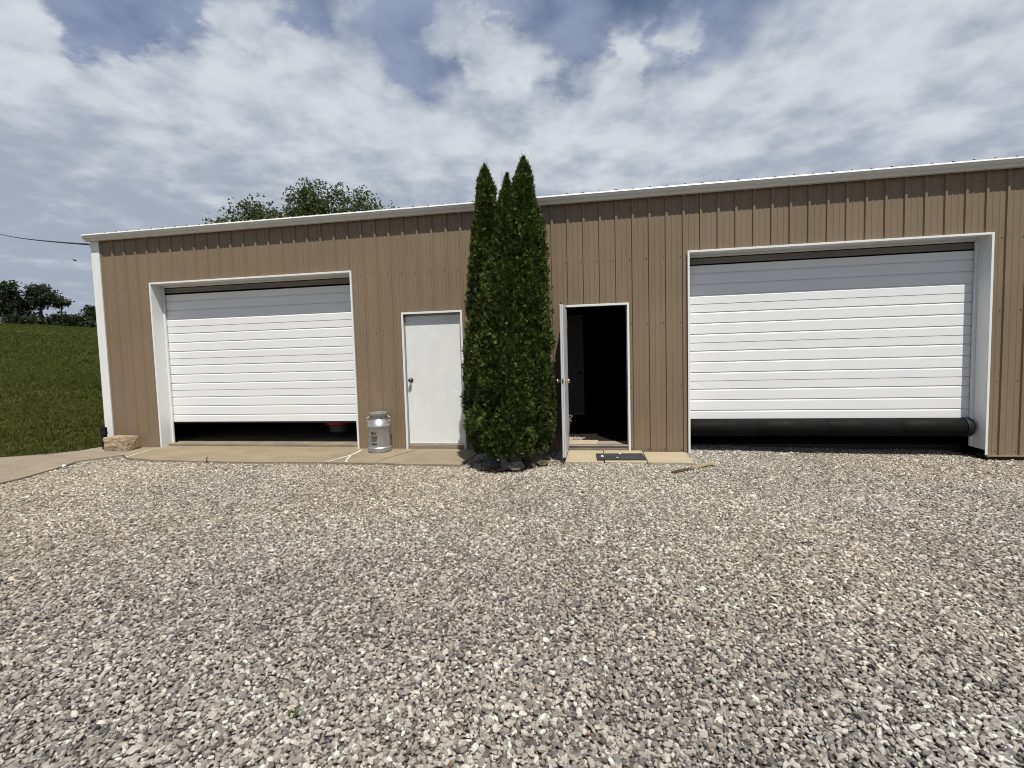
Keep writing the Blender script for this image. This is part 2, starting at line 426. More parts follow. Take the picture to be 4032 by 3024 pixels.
# ------------------------------------------------------------------ loose gravel (stuff)
def in_poly(px, py, poly):
    c = np.zeros(len(px), bool); n = len(poly)
    for i in range(n):
        x0,y0 = poly[i]; x1,y1 = poly[(i+1)%n]
        if y0 == y1: continue
        cond = ((y0 > py) != (y1 > py)) & (px < (x1-x0)*(py-y0)/(y1-y0)+x0)
        c ^= cond
    return c
def hull_stone(seed, mat):
    r = random.Random(seed); bm = bmesh.new()
    sx,sy,sz = r.uniform(.8,1.3), r.uniform(.65,.95), r.uniform(.40,.72)
    pts = []
    for i in range(17):
        v = Vector((r.gauss(0,1),r.gauss(0,1),r.gauss(0,1))).normalized()*r.uniform(.86,1.08)
        pts.append(bm.verts.new((v.x*sx, v.y*sy, v.z*sz)))
    g = bmesh.ops.convex_hull(bm, input=pts)
    bmesh.ops.delete(bm, geom=[v for v in bm.verts if not v.link_faces], context='VERTS')
    bmesh.ops.dissolve_limit(bm, angle_limit=math.radians(14), verts=bm.verts, edges=bm.edges)
    bmesh.ops.triangulate(bm, faces=bm.faces)
    me = bpy.data.meshes.new('gravel_stone'); bm.to_mesh(me); bm.free(); me.materials.append(mat)
    return bpy.data.objects.new('gravel_stone', me)
def scatter(name, P, rot, scl, idx, attrs, protos, kind='stuff'):
    col = bpy.data.collections.new(name+'_shapes')
    for p in protos: col.objects.link(p)
    me = bpy.data.meshes.new(name); me.vertices.add(len(P)); me.vertices.foreach_set('co', np.asarray(P,np.float32).ravel())
    def at(n, ty, arr, f):
        a = me.attributes.new(n, ty, 'POINT'); a.data.foreach_set(f, np.ascontiguousarray(arr).ravel())
    at('rot','FLOAT_VECTOR', rot.astype(np.float32),'vector'); at('scl','FLOAT_VECTOR', scl.astype(np.float32),'vector')
    at('idx','INT', idx.astype(np.int32),'value')
    for k,v in attrs.items(): at(k,'FLOAT',v.astype(np.float32),'value')
    o = bpy.data.objects.new(name, me); COL.objects.link(o); o['kind'] = kind
    ng = bpy.data.node_groups.new(name+'_scatter','GeometryNodeTree')
    ng.interface.new_socket('Geometry', in_out='INPUT', socket_type='NodeSocketGeometry')
    ng.interface.new_socket('Geometry', in_out='OUTPUT', socket_type='NodeSocketGeometry')
    gi = ng.nodes.new('NodeGroupInput'); go = ng.nodes.new('NodeGroupOutput')
    ci = ng.nodes.new('GeometryNodeCollectionInfo'); ci.inputs['Collection'].default_value = col
    ci.inputs['Separate Children'].default_value = True; ci.inputs['Reset Children'].default_value = True
    ip = ng.nodes.new('GeometryNodeInstanceOnPoints'); ip.inputs['Pick Instance'].default_value = True
    def na(n, ty):
        d = ng.nodes.new('GeometryNodeInputNamedAttribute'); d.data_type = ty; d.inputs['Name'].default_value = n
        return next(s for s in d.outputs if s.enabled and s.name == 'Attribute')
    L = ng.links.new
    L(gi.outputs[0], ip.inputs['Points']); L(ci.outputs[0], ip.inputs['Instance'])
    L(na('idx','INT'), ip.inputs['Instance Index'])
    L(na('rot','FLOAT_VECTOR'), ip.inputs['Rotation']); L(na('scl','FLOAT_VECTOR'), ip.inputs['Scale'])
    L(ip.outputs[0], go.inputs[0])
    md = o.modifiers.new('scatter','NODES'); md.node_group = ng
    return o
def cam_uv(x, y, z):
    d = np.stack([x-CAMP.x, y-CAMP.y, z-CAMP.z],-1)
    zz = d@np.array(F_); f = 1900/2016.
    return d@np.array(R_)/zz*f, d@np.array(U_)/zz*f, zz
def vnoise(x, y, s, seed):
    """cheap value noise"""
    r = np.random.default_rng(seed); T = r.random((256,256))
    u = x*s; v = y*s; i = np.floor(u).astype(int); j = np.floor(v).astype(int); a = u-i; b = v-j
    a = a*a*(3-2*a); b = b*b*(3-2*b); g = lambda p,q: T[p%256,q%256]
    return (g(i,j)*(1-a)+g(i+1,j)*a)*(1-b) + (g(i,j+1)*(1-a)+g(i+1,j+1)*a)*b
SLABS = [(7.93,9.60,-.79,.0)]
def gravel_points():
    out = []
    for layer,(sp,dz) in enumerate([(.0195,0.),(.025,.0065),(.037,.012)]):
        gx = np.arange(-.5, 18.6, sp); gy = np.arange(-7.4, .62, sp)
        X,Y = np.meshgrid(gx,gy); X = X.ravel(); Y = Y.ravel()
        X = X+RNG.uniform(-.6,.6,len(X))*sp; Y = Y+RNG.uniform(-.6,.6,len(Y))*sp
        u,v,zz = cam_uv(X,Y,np.full(len(X),-.04))
        keep = (zz > .25) & (np.abs(u) < 1.10+.30/zz) & (v > -.82-.15/zz)
        side = (zz > -.5) & (np.hypot(X-CAMP.x,Y-CAMP.y) > .5) & (X > .2) & (X < 18.5) & ~keep
        keep |= side & (RNG.random(len(X)) < .55) & (layer < 2)
        # out to where a stone is still about a pixel, then thinner
        keep &= RNG.random(len(X)) < np.clip(1.35-zz*.055, .62, 1)
        X = X[keep]; Y = Y[keep]
        jx = X+RNG.normal(0,.014,len(X)); jy = Y+RNG.normal(0,.014,len(X))
        bad = in_poly(jx, jy, APRON) | in_poly(jx, jy, DRIVE)
        for a,b,c,d in SLABS: bad |= (jx > a-.0)&(jx < b+.0)&(jy > c-.0)&(jy < d)
        bad |= (Y > -.02) & ((X < 9.66)|(X > 13.32))
        X = X[~bad]; Y = Y[~bad]
        out.append((X, Y, np.full(len(X),dz)))
    X = np.concatenate([a[0] for a in out]); Y = np.concatenate([a[1] for a in out]); D = np.concatenate([a[2] for a in out])
    return X, Y, D
X,Y,D = gravel_points(); n = len(X)
size = np.clip(np.exp(RNG.normal(math.log(.0114),.29,n)), .0066, .024)
big = RNG.random(n) < .012; size[big] *= RNG.uniform(1.2,1.6,big.sum())
Z = gravel_z(X,Y)+D+RNG.uniform(0,.005,n)+.003
# heap of stones swept against the shrub
heap = .05*np.exp(-(((X-6.78)/.22)**2+((Y+.62)/.22)**2)) + .035*np.exp(-(((X-7.83)/.12)**2+((Y+.80)/.12)**2))
Z += heap
tilt = RNG.normal(0,.42,(n,2)); rot = np.stack([tilt[:,0],tilt[:,1],RNG.uniform(0,6.283,n)],-1)
scl = np.repeat(size[:,None],3,1)*RNG.uniform(.85,1.15,(n,3))
patch = vnoise(X,Y,.9,1)*.5+vnoise(X,Y,2.7,2)*.3+vnoise(X,Y,7.,5)*.2
tone = np.clip(RNG.beta(1.45,1.40,n)*.96 + (patch-.5)*.26 + .09*(smooth01((Y+5.4)/4.6)-.55), 0, .958)
rust = RNG.random(n) < .0018; tone[rust] = RNG.uniform(.968,1,rust.sum())
warm = np.clip(.25 + (vnoise(X,Y,.5,3)-.5)*.9 + .45*smooth01((Y+5.2)/3.6) + RNG.normal(0,.12,n), 0, 1)
scatter('gravel_stones', np.stack([X,Y,Z],-1), rot, scl, RNG.integers(0,24,n), {'tone':tone,'warm':warm},
        [hull_stone(100+i, M['stone']) for i in range(24)])
print('stones', n)

# ------------------------------------------------------------------ lawn blades (stuff)
def tuft(seed, mat):
    r = random.Random(seed); v = []; f = []
    for b in range(16):
        a = r.uniform(0,6.283); d = r.uniform(0,.055); px,py = d*math.cos(a), d*math.sin(a)
        h = r.uniform(.05,.11); w = r.uniform(.003,.006); la = r.uniform(0,6.283); ln = r.uniform(.01,.06)
        ox,oy = w*math.cos(la+1.57), w*math.sin(la+1.57); lx,ly = ln*math.cos(la), ln*math.sin(la); i = len(v)
        v += [(px-ox,py-oy,0),(px+ox,py+oy,0),(px+lx*.4+ox*.8,py+ly*.4+oy*.8,h*.6),(px+lx*.4-ox*.8,py+ly*.4-oy*.8,h*.6),(px+lx,py+ly,h)]
        f += [(i,i+1,i+2,i+3),(i+3,i+2,i+4)]
    me = bpy.data.meshes.new('grass_tuft'); me.from_pydata(v,[],f); me.materials.append(mat)
    return bpy.data.objects.new('grass_tuft', me)
def grass_points():
    P = []
    for r0,r1,dens,sc in ((9.5,17,260,.9),(17,28,90,1.2),(28,48,26,1.8),(48,92,8,2.6)):
        a0,a1 = math.radians(122), math.radians(162)
        m_ = int(dens*.5*(r1*r1-r0*r0)*(a1-a0))
        r = np.sqrt(RNG.uniform(r0*r0,r1*r1,m_)); a = RNG.uniform(a0,a1,m_)
        x = CAMP.x+r*np.cos(a); y = CAMP.y+r*np.sin(a)
        P.append(np.stack([x,y,np.full(m_,sc)],-1))
    P = np.concatenate(P); x,y = P[:,0],P[:,1]
    jit = RNG.normal(0,.03,len(x))
    ok = (hill_t(x,y)+jit > .03) & (hill_t(x,y) < 64)
    return P[ok]
P = grass_points(); n = len(P); x,y,sc = P.T
# ground height exactly as on the sheet
hz = ground_z(x,y) + np.array([mnoise.noise(Vector((a*.05,b*.05,3.)))*.5+mnoise.noise(Vector((a*.25,b*.25,7.)))*.10 for a,b in zip(x,y)])*smooth01(hill_t(x,y)/12)
tone = np.clip(RNG.beta(2,2,n)*.6+.4*(vnoise(x,y,.35,8)*.6+vnoise(x,y,1.5,9)*.4)-.02+.1*(RNG.random(n)<.03), 0, 1)
sv = sc*RNG.uniform(.7,1.25,n)*(.75+.5*vnoise(x,y,.8,4))
scatter('lawn_grass', np.stack([x,y,hz-.01],-1), np.stack([RNG.normal(0,.1,n),RNG.normal(0,.1,n),RNG.uniform(0,6.28,n)],-1),
        np.stack([sv*1.1,sv*1.1,np.minimum(sv,1.7)*.85],-1), RNG.integers(0,8,n), {'tone':tone}, [tuft(i, M['blade']) for i in range(8)])
print('tufts', n)

# ------------------------------------------------------------------ the building
bld = empty('metal_building', (0,0,0), 'long low workshop clad in tan ribbed metal with white trim and garage doors', 'building')
RIB = .2286; XL, XR = -.02, 19.2; ZB, ZT = -.04, 3.62; DEPTH = 9.2
G1 = (.9275,4.6186,2.8165); D1 = (5.4157,6.387,2.1286); D2 = (7.912,8.849,2.1297); G2 = (9.6476,13.3383,2.8057)
OPEN = [G1,D1,D2,G2]
def prof_h(x):
    u = (x/RIB) % 1.0 * RIB
    def trap(d, a, b, h): return h*min(1,max(0,(a-abs(d))/(a-b)))
    d0 = u if u < RIB/2 else u-RIB
    return max(trap(d0,.0245,.0135,.0215), trap(u-.0762,.013,.006,.0042), trap(u-.1524,.013,.006,.0042))
bp = {XL, XR}
for k in range(-1, int(XR/RIB)+2):
    for off in (-.0245,-.0135,.0135,.0245,.0762-.013,.0762-.006,.0762+.006,.0762+.013,.1524-.013,.1524-.006,.1524+.006,.1524+.013):
        x = k*RIB+off
        if XL < x < XR: bp.add(round(x,5))
for a,b,_ in OPEN: bp.add(a+.012); bp.add(b-.012)
bp = sorted(bp)
mb = MB()
for x0,x1 in zip(bp[:-1], bp[1:]):
    xm = (x0+x1)/2; zb = ZB
    for a,b,zt in OPEN:
        if a+.011 < xm < b-.011: zb = zt-.012
    y0,y1 = -prof_h(x0+1e-6), -prof_h(x1-1e-6)
    mb.add([(x0,y0,zb),(x1,y1,zb),(x1,y1,ZT),(x0,y0,ZT)], [(0,1,2,3)])
for k in range(0, int(XR/RIB)+1):
    x = k*RIB-.045
    for z in (.02,.93,1.83,2.74,3.45):
        if any(a-.01 < x < b+.01 and z < zt+.02 for a,b,zt in OPEN): continue
        mb.lathe([(.0085,0),(.0085,-.003),(.005,-.0065),(.0,-.007)], (x,-.0005,z), 8, 1, 'y')
wall = mb.build('front_wall', [M['siding'],M['screw']], bld)
# base trim strip under the sheet edge
tan_trim = simple('tan_trim', (.26,.195,.12), .5)
for a,b in ((-.02,G1[0]),(G1[1],D1[0]),(D1[1],D2[0]),(D2[1],G2[0]),(G2[1],XR)): MB().box(a,b,-.026,.01,ZB-.014,ZB+.006).build('base_trim', tan_trim, bld)
# sill plate / foundation behind the sheet
sill_mat = simple('dark_sill_plate', (.05,.042,.034), .95)
for a,b,c,d_,e,f_ in ((13.36,XR,.012,.2,-.4,-.045),(9.55,13.45,.62,.8,-.5,-.02),(D2[1]+.01,G2[0]-.01,.012,.2,-.4,-.045),(D1[1]+.01,D2[0]-.01,.012,.2,-.4,-.045),(G1[1]+.01,D1[0]-.01,.012,.2,-.4,-.045),(-.01,G1[0]-.01,.012,.2,-.4,-.045)):
    MB().box(a,b,c,d_,e,f_).build('foundation', sill_mat, bld)
# side and rear walls
def ribbed(fn, a, b, z0, zfun):
    m_ = MB(); n_ = int((b-a)/RIB)
    for k in range(n_+1):
        s0 = a+k*RIB; pts = [(s0,0),(min(b,s0+.16),0),(min(b,s0+.18),.02),(min(b,s0+.205),.02),(min(b,s0+RIB),0)]
        for (p,h),(q,g) in zip(pts[:-1],pts[1:]):
            if q-p < 1e-4: continue
            m_.add([fn(p,h,z0),fn(q,g,z0),fn(q,g,zfun(q)),fn(p,h,zfun(p))],[(0,1,2,3)])
    return m_
SL = math.tan(math.radians(9)); gz = lambda y: ZT+.03+SL*min(y, DEPTH-y)
ribbed(lambda p,h,z: (-.15-h,p,z), 0, DEPTH, -.08, gz).build('left_wall', M['siding'], bld)
ribbed(lambda p,h,z: (XR+h,p,z), 0, DEPTH, -.14, gz).build('right_wall', M['siding'], bld)
ribbed(lambda p,h,z: (p,DEPTH+h,z), -.15, XR, -.15, lambda p: ZT).build('rear_wall', M['siding'], bld)
# interior: linings and partitions coloured dark as indoor shade, floors
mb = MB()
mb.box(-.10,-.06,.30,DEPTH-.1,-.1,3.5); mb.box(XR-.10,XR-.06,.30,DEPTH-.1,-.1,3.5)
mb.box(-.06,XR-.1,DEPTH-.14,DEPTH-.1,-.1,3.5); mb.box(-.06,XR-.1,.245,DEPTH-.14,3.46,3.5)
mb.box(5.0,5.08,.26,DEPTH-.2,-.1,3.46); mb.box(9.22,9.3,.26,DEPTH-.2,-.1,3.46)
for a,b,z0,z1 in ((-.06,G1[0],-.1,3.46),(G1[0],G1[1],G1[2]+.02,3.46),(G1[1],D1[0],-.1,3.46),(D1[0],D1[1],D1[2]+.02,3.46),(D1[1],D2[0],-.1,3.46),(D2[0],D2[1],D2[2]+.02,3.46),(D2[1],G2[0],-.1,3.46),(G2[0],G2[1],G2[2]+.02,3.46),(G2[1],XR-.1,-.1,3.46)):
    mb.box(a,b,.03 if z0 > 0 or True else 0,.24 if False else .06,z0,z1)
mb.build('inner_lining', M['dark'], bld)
mb = MB(); mb.box(.84,5.0,.105,DEPTH-.2,-.12,.036); mb.box(-.06,.84,.105,DEPTH-.2,-.12,.036)
mb.build('shop_floor', M['darkfloor'], bld)
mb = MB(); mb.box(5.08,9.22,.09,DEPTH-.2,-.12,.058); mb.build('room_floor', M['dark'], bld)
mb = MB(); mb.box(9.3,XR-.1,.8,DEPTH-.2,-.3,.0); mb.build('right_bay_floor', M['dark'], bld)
mb = MB(); mb.box(7.93,8.385,.045,.47,.0585,.066,0); mb.box(8.388,8.84,.045,.36,.0585,.066,1)
mb.build('doorway_floor', [M['planks'],M['oak']], bld)
ind = MB().box(7.42,8.115,3.5,3.54,.06,2.25).build('interior_door', M['intdoor'], bld)
MB().lathe([(0,-.055),(.022,-.05),(.03,-.03),(.012,-.01),(.03,0)], (8.03,3.5,.99), 12, 0, 'y').build('door_knob', M['bronze'], ind, True)
# roof with standing ribs
mb = MB()
for x0,x1,h0,h1 in [(k*RIB+a, k*RIB+b, p, q) for k in range(-1,int(XR/RIB)+1) for a,b,p,q in ((.030,.1986,0,0),(.1986,.2176,0,.022),(.2176,.2396,.022,.022),(.2396,.2586,.022,0))]:
    if x0 < -.2: continue
    ey = -.115; rz = ZT+.069
    ry = DEPTH/2
    z_e = rz+SL*ey; z_r = rz+SL*ry
    mb.add([(x0,ey,z_e+h0),(x1,ey,z_e+h1),(x1,ry,z_r+h1),(x0,ry,z_r+h0)],[(0,1,2,3)])
    mb.add([(x0,2*ry-ey,z_e+h0),(x1,2*ry-ey,z_e+h1),(x1,ry,z_r+h1),(x0,ry,z_r+h0)],[(3,2,1,0)])
    if h0 or h1: mb.add([(x0,ey+.004,z_e-.001),(x1,ey+.004,z_e-.001),(x1,ey+.004,z_e+h1),(x0,ey+.004,z_e+h0)],[(0,1,2,3)],1)
mb.box(-.2,XR+.05,.02,DEPTH-.02,ZT-.02,ZT+.02,2)
mb.build('roof', [M['roof'],M['rubber'],M['dark']], bld)
# gutter
gp = [(-.026,3.655),(-.026,3.572),(-.085,3.570),(-.092,3.578),(-.097,3.592),(-.112,3.603),(-.128,3.612),(-.138,3.626),(-.146,3.646),(-.152,3.651),(-.144,3.671),(-.136,3.671),(-.134,3.655)]
mb = MB(); mb.prism_x(gp, -.222, XR+.1)
mb.box(-.222,XR+.1,-.128,-.022,3.6725,3.6775)
mb.build('gutter', M['gutter'], bld)
# corner trim (left)
mb = MB(); mb.box(-.172,-.020,-.032,-.024,-.03,3.57); mb.box(-.180,-.172,-.032,.13,-.03,3.57); mb.box(-.045,-.020,-.024,.0,-.03,3.57)
mb.build('corner_trim', M['white'], bld)

def garage_door(g, zbot, dtop, label, seal):
    x0,x1,zt = g
    yd = .225; T = .028
    door = MB()
    # horizontal profile of the door: four sections, three grooves each
    H = (dtop-zbot)/4; prof = []
    for s in range(4):
        zb = zbot+s*H
        prof += [(yd+.016,zb+.001),(yd,zb+.006)]
        for fr in (.22,.50,.78):
            z = zb+H*fr
            prof += [(yd,z-.016),(yd+.012,z+.008),(yd+.0135,z+.010),(yd,z+.0115)]
        prof += [(yd,zb+H-.004),(yd+.016,zb+H-.001)]
    a,b = x0-.02, x1+.02
    for (ya,za),(yb,zb_) in zip(prof[:-1],prof[1:]): door.add([(a,ya,za),(b,ya,za),(b,yb,zb_),(a,yb,zb_)],[(0,1,2,3)])
    door.box(a,b,yd+.02,yd+.05,zbot,dtop)
    d = door.build('garage_door', M['gdoor'], bld); d['label'] = label
    f = MB()
    zj = -.012 if x0 < 5 else .035
    f.box(x0,x0+T,-.032,-.024,-.03,zt); f.box(x1-T,x1,-.032,-.024,-.03,zt); f.box(x0+T,x1-T,-.032,-.024,zt-T,zt)
    f.box(x0+.006,x0+T,-.024,.215,zj,zt-.006); f.box(x1-T,x1-.006,-.024,.215,zj,zt-.006); f.box(x0+T,x1-T,-.024,.215,zt-T,zt-.006)
    f.box(x0+T,x0+T+.03,.182,.214,zj+.01,zt-T); f.box(x1-T-.03,x1-T,.182,.214,zj+.01,zt-T); f.box(x0+T+.03,x1-T-.03,.19,.214,zt-T-.034,zt-T)
    f.build('door_frame', M['white'], d, bevel=.002)
    hs = MB(); z0 = zt-.150; z1 = zt-.066
    hs.prism_x([(.232,z0),(.226,z0+.012),(.232,z0+.045),(.226,z1-.008),(.234,z1),(.262,z1),(.262,z0)], x0+.005, x1-.005)
    hs.build('header_seal', M['header'], d)
    dk = MB().box(x0,x1,.27,.30,dtop-.02,zt+.03).build('header_gap_shade', M['dark'], d)  # near-black panel put in as the dark gap above the door
    if seal:
        sg = MB(); xsn = [x0+.045,10.60,11.52,12.43,13.19]
        for i,(p,q) in enumerate(zip(xsn[:-1],xsn[1:])):
            r = .122-.0025*(i%2); dz = (-.006,0,.001,-.001)[i]
            pr = [(0,p),(r-.004,p),(r,p+.006),(r,q-.006),(r-.004,q),(0,q)]
            sg.lathe(pr, (0,.20,.300+dz), 40, 0, 'x')
        sg.lathe([(.1,13.19),(.128,13.192),(.128,13.262),(.12,13.275),(0,13.282)], (0,.20,.300), 40, 1, 'x')
        s_ = sg.build('bottom_seal', [M['tubeblack'],M['rubber']], d, 'angle')
    else:
        sg = MB(); sg.box(x0+.03,x1-.03,yd+.002,yd+.045,zbot-.022,zbot-.001); sg.build('bottom_seal', M['rubber'], d)
    return d
garage_door(G1, .405, 2.637, 'white ribbed garage door raised a little above the concrete, dark gap under it', False)
garage_door(G2, .417, 2.635, 'wider looking white ribbed garage door with a thick black tube along its bottom edge', True)
# black lining just behind the gap of the right door
# entry door 1 (closed)
x0,x1,zt = D1
leaf = MB().box(5.446,6.352,.045,.09,.078,2.070).build('entry_door', M['dented'], bld, bevel=.004)
leaf['label'] = 'closed dented white steel entry door beside the tall evergreen'
f = MB(); T = .030
f.box(x0,x0+T,-.032,-.022,-.03,zt,0); f.box(x1-T,x1,-.032,-.022,-.03,zt,0); f.box(x0+T,x1-T,-.032,-.022,zt-T,zt,0)
f.box(x0+.004,x0+T-.004,-.022,.10,-.02,zt-.004,1); f.box(x1-T+.004,x1-.004,-.022,.10,-.02,zt-.004,1); f.box(x0+T-.004,x1-T+.004,-.022,.10,zt-T+.004,zt-.004,1)
f.box(x0+T-.004,x1-T+.004,.05,.10,2.073,zt-T+.004,1)
f.build('door_frame', [M['white'],M['jambgrey']], leaf, bevel=.002)
kn = MB(); kn.lathe([(.033,.045),(.033,.036),(.014,.030),(.012,.012),(.026,-.002),(.030,-.018),(.024,-.032),(0,-.036)], (5.513,0,1.078), 20, 0, 'y')
kn.build('door_knob', M['bronze'], leaf, True)
sw = MB(); sw.box(5.444,6.354,.030,.0445,.052,.078)
for i in range(6): sw.lathe([(.005,.030),(.005,.027),(0,.0265)], (5.50+i*.16,0,.067), 8, 1, 'y')
sw.build('door_sweep', [M['alu'],M['bronze']], leaf)
MB().box(5.42,6.383,.012,.08,-.03,.047).build('threshold', M['riser'], leaf, bevel=.003)
# entry door 2 (open)
x0,x1,zt = D2
leaf = MB().box(7.917,7.962,-.872,-.006,.066,2.062).build('entry_door', M['leafdoor'], bld, bevel=.002)
leaf['label'] = 'grey white entry door standing wide open, seen edge on'
f = MB()
f.box(x1-T,x1,-.032,-.022,-.03,zt,0); f.box(x0+.05,x1-T,-.032,-.022,zt-T,zt,0); f.box(x0,x0+.02,-.032,-.022,2.08,zt,0)
f.box(x1-T+.004,x1-.004,-.022,.10,-.02,zt-.004,1); f.box(x0+.02,x1-T+.004,-.022,.10,zt-T+.004,zt-.004,1); f.box(x0+.004,x0+.03,.0,.10,-.02,zt-.004,1)
f.box(x1-T-.010,x1-T+.004,.05,.10,.06,zt-T,1)
f.build('door_frame', [M['white'],M['jambgrey']], leaf, bevel=.002)
kp = [(.033,0),(.033,.006),(.013,.010),(.012,.028),(.026,.038),(.030,.052),(.024,.066),(0,.069)]
kn = MB(); kn.lathe([(r,7.962+z) for r,z in kp], (0,-.806,1.070), 20, 0, 'x'); kn.build('door_knob', M['brass'], leaf, True)
kn = MB(); kn.lathe([(r,7.917-z) for r,z in kp], (0,-.806,1.070), 20, 0, 'x'); kn.build('door_knob', M['nickel'], leaf, True)
lp = MB(); lp.box(7.927,7.952,-.8745,-.8715,1.035,1.105,0); lp.box(7.932,7.947,-.8765,-.8725,1.058,1.082,1); lp.build('latch_plate', [M['brass'],M['bronze']], leaf)
st = MB(); st.box(7.919,7.927,-.8745,-.871,.07,2.055); st.box(7.944,7.950,-.8742,-.871,.07,2.055); st.build('edge_strip', M['jambgrey'], leaf)
for z in (.3,1.06,1.85): MB().tube([(7.965,.0,z-.05),(7.965,.0,z+.05)], .008, 8).build('hinge', M['bronze'], leaf)
th = MB(); th.box(7.935,8.842,-.026,.045,.0595,.078,1); th.box(7.93,8.845,-.012,.04,-.05,.0585,0); th.build('threshold', [M['riser'],M['alu']], leaf, bevel=.002)
MB().tube([(7.935,-.85,2.062),(7.935,-.85,2.085)], .010, 8).build('top_pin', M['bronze'], leaf)

# ------------------------------------------------------------------ paving slabs at the open door
def paver(a, b, y0, y1, z, label, seed):
    r = random.Random(seed); m_ = MB(); m_.box(a,b,y0,y1,z-.09,z)
    o_ = m_.build('paving_slab', M['slab'], None, bevel=.008, loc=((a+b)/2,(y0+y1)/2,z-.09))
    o_.rotation_euler = (0,0,r.uniform(-.004,.004)); tag(o_, label, 'paving slab', 'concrete slabs laid before the open door')
paver(7.945,8.452,-.785,-.036,-.002,'tan concrete slab beside the open door leaf, left of the rubber mat',1)
paver(8.462,9.000,-.790,-.036,.002,'tan concrete slab lying under the black rubber mat',2)
paver(9.014,9.585,-.755,-.10,-.004,'tan concrete slab right of the rubber mat, below the ribbed wall',3)

# crack filler lines on the apron, grass sprouting in the joints
def ribbon(name, pts, w, z, mat, parent=None):
    m_ = MB(); r = random.Random(5); L = []; Rr = []
    P_ = wob(pts, .006, .05, 2)
    for i,(x,y) in enumerate(P_):
        a = P_[max(0,i-1)]; b = P_[min(len(P_)-1,i+1)]; d = Vector((b[0]-a[0],b[1]-a[1])).normalized(); ww = w*r.uniform(.55,1.3)
        L.append((x-d.y*ww,y+d.x*ww,z)); Rr.append((x+d.y*ww,y-d.x*ww,z))
    n_ = len(P_); m_.add(L+Rr, [(i,i+1,n_+i+1,n_+i) for i in range(n_-1)])
    return m_.build(name, mat, parent)
apr = bpy.data.objects['concrete_apron']
ribbon('crack_filler', [(4.72,-.16),(4.745,-.5),(4.68,-.80),(4.62,-1.0)], .016, .004, M['filler'], apr)
ribbon('crack_filler', [(4.745,-.52),(4.80,-.72),(4.90,-.99)], .011, .0045, M['filler'], apr)
ribbon('crack_filler', [(1.12,-.83),(1.01,-.50),(.95,-.22)], .010, .004, M['filler'], apr)
jm = simple('dark_joint', (.12,.095,.06), .95)
ribbon('slab_joint', [(5.62,-.06),(5.45,-.55),(5.34,-.97)], .006, .0042, jm, apr)

# ------------------------------------------------------------------ foliage builders
def leaf_attr(me, per_face):
    a = me.attributes.new('leaf_tone','FLOAT','FACE'); a.data.foreach_set('value', per_face.astype(np.float32))
def interp(z, pts): return np.interp(z, [p[0] for p in pts], [p[1] for p in pts])
def frames(d):
    """orthonormal frames for direction rows d"""
    d = d/np.linalg.norm(d,axis=1,keepdims=True)
    ref = np.where(np.abs(d[:,2:3])<.95, np.array([[0,0,1.]]), np.array([[1.,0,0]]))
    u = np.cross(d,ref); u /= np.linalg.norm(u,axis=1,keepdims=True); w = np.cross(u,d)
    a = RNG.uniform(0,6.283,(len(d),1)); return d, u*np.cos(a)+w*np.sin(a)
def sprays(P, dirs, L, W, nl=5, spread=.75, droop=0.):
    """each spray: nl leaflets fanned out in one plane"""
    n_ = len(P); d,u = frames(dirs); V_ = []; 
    for j in range(nl):
        t = (j-(nl-1)/2)/max(1,(nl-1)/2)
        ang = t*spread+RNG.normal(0,.12,(n_,1))
        ax = d*np.cos(ang)+u*np.sin(ang); pr = -d*np.sin(ang)+u*np.cos(ang)
        nrm = np.cross(d,u)
        l = L[:,None]*(1-.30*abs(t))*RNG.uniform(.8,1.15,(n_,1)); w = W[:,None]*RNG.uniform(.8,1.2,(n_,1))
        lift = nrm*RNG.normal(0,.12,(n_,1))*l
        b = P; V_.append(np.stack([b, b+ax*l*.55+pr*w+lift*.5, b+ax*l+lift, b+ax*l*.55-pr*w+lift*.5],1))
    V_ = np.stack(V_,1).reshape(-1,3); F_ = np.arange(len(V_)).reshape(-1,4)
    return V_, F_
# --- arborvitae
arb = empty('arborvitae', (7.22,-.86,-.05), 'tall dense dark green arborvitae with three pointed tops planted against the tan wall', 'evergreen tree')
SP = [ # axis x at base/top, y, height, radius profile
  dict(x0=6.975,x1=6.925,y0=-.60,y1=-.58,h=4.02,r=[(0,.33),(.2,.40),(.5,.43),(1.1,.43),(1.6,.395),(2.1,.335),(2.6,.275),(2.9,.225),(3.1,.195),(3.3,.185),(3.5,.18),(3.7,.155),(3.85,.095),(4.02,.02)]),
  dict(x0=7.385,x1=7.455,y0=-.60,y1=-.58,h=4.07,r=[(0,.31),(.2,.38),(.5,.41),(1.2,.415),(2.1,.375),(2.6,.325),(3.1,.275),(3.3,.225),(3.5,.195),(3.7,.175),(3.88,.105),(4.07,.02)]),
  dict(x0=7.17,x1=7.245,y0=-.90,y1=-.66,h=3.84,r=[(0,.30),(.2,.38),(.5,.44),(1.2,.44),(2.0,.36),(2.6,.27),(3.1,.20),(3.4,.15),(3.6,.10),(3.84,.015)])]
for q in SP:   # its true distance from the wall: about 0.85 m
    q['x0'] = CAMP.x+(q['x0']-CAMP.x)*.966; q['x1'] = CAMP.x+(q['x1']-CAMP.x)*.966
    q['y0'] -= .24; q['y1'] -= .22; q['h'] = 1.44+(q['h']-1.44)*.966
    q['r'] = [(0,.20),(.14,.27)]+[(min(z,q['h']), max(.012,w*.97-.034*max(0.,min(1.,(z-3.0)/.6))-.010-.022*max(0.,min(1.,(2.4-z)/1.2)))) for z,w in q['r'][2:-1]]+[(q['h'],.008)]
def axis_at(s, z): t = z/s['h']; return s['x0']+(s['x1']-s['x0'])*t, s['y0']+(s['y1']-s['y0'])*t
Pp = []; Dd = []; Tn = []
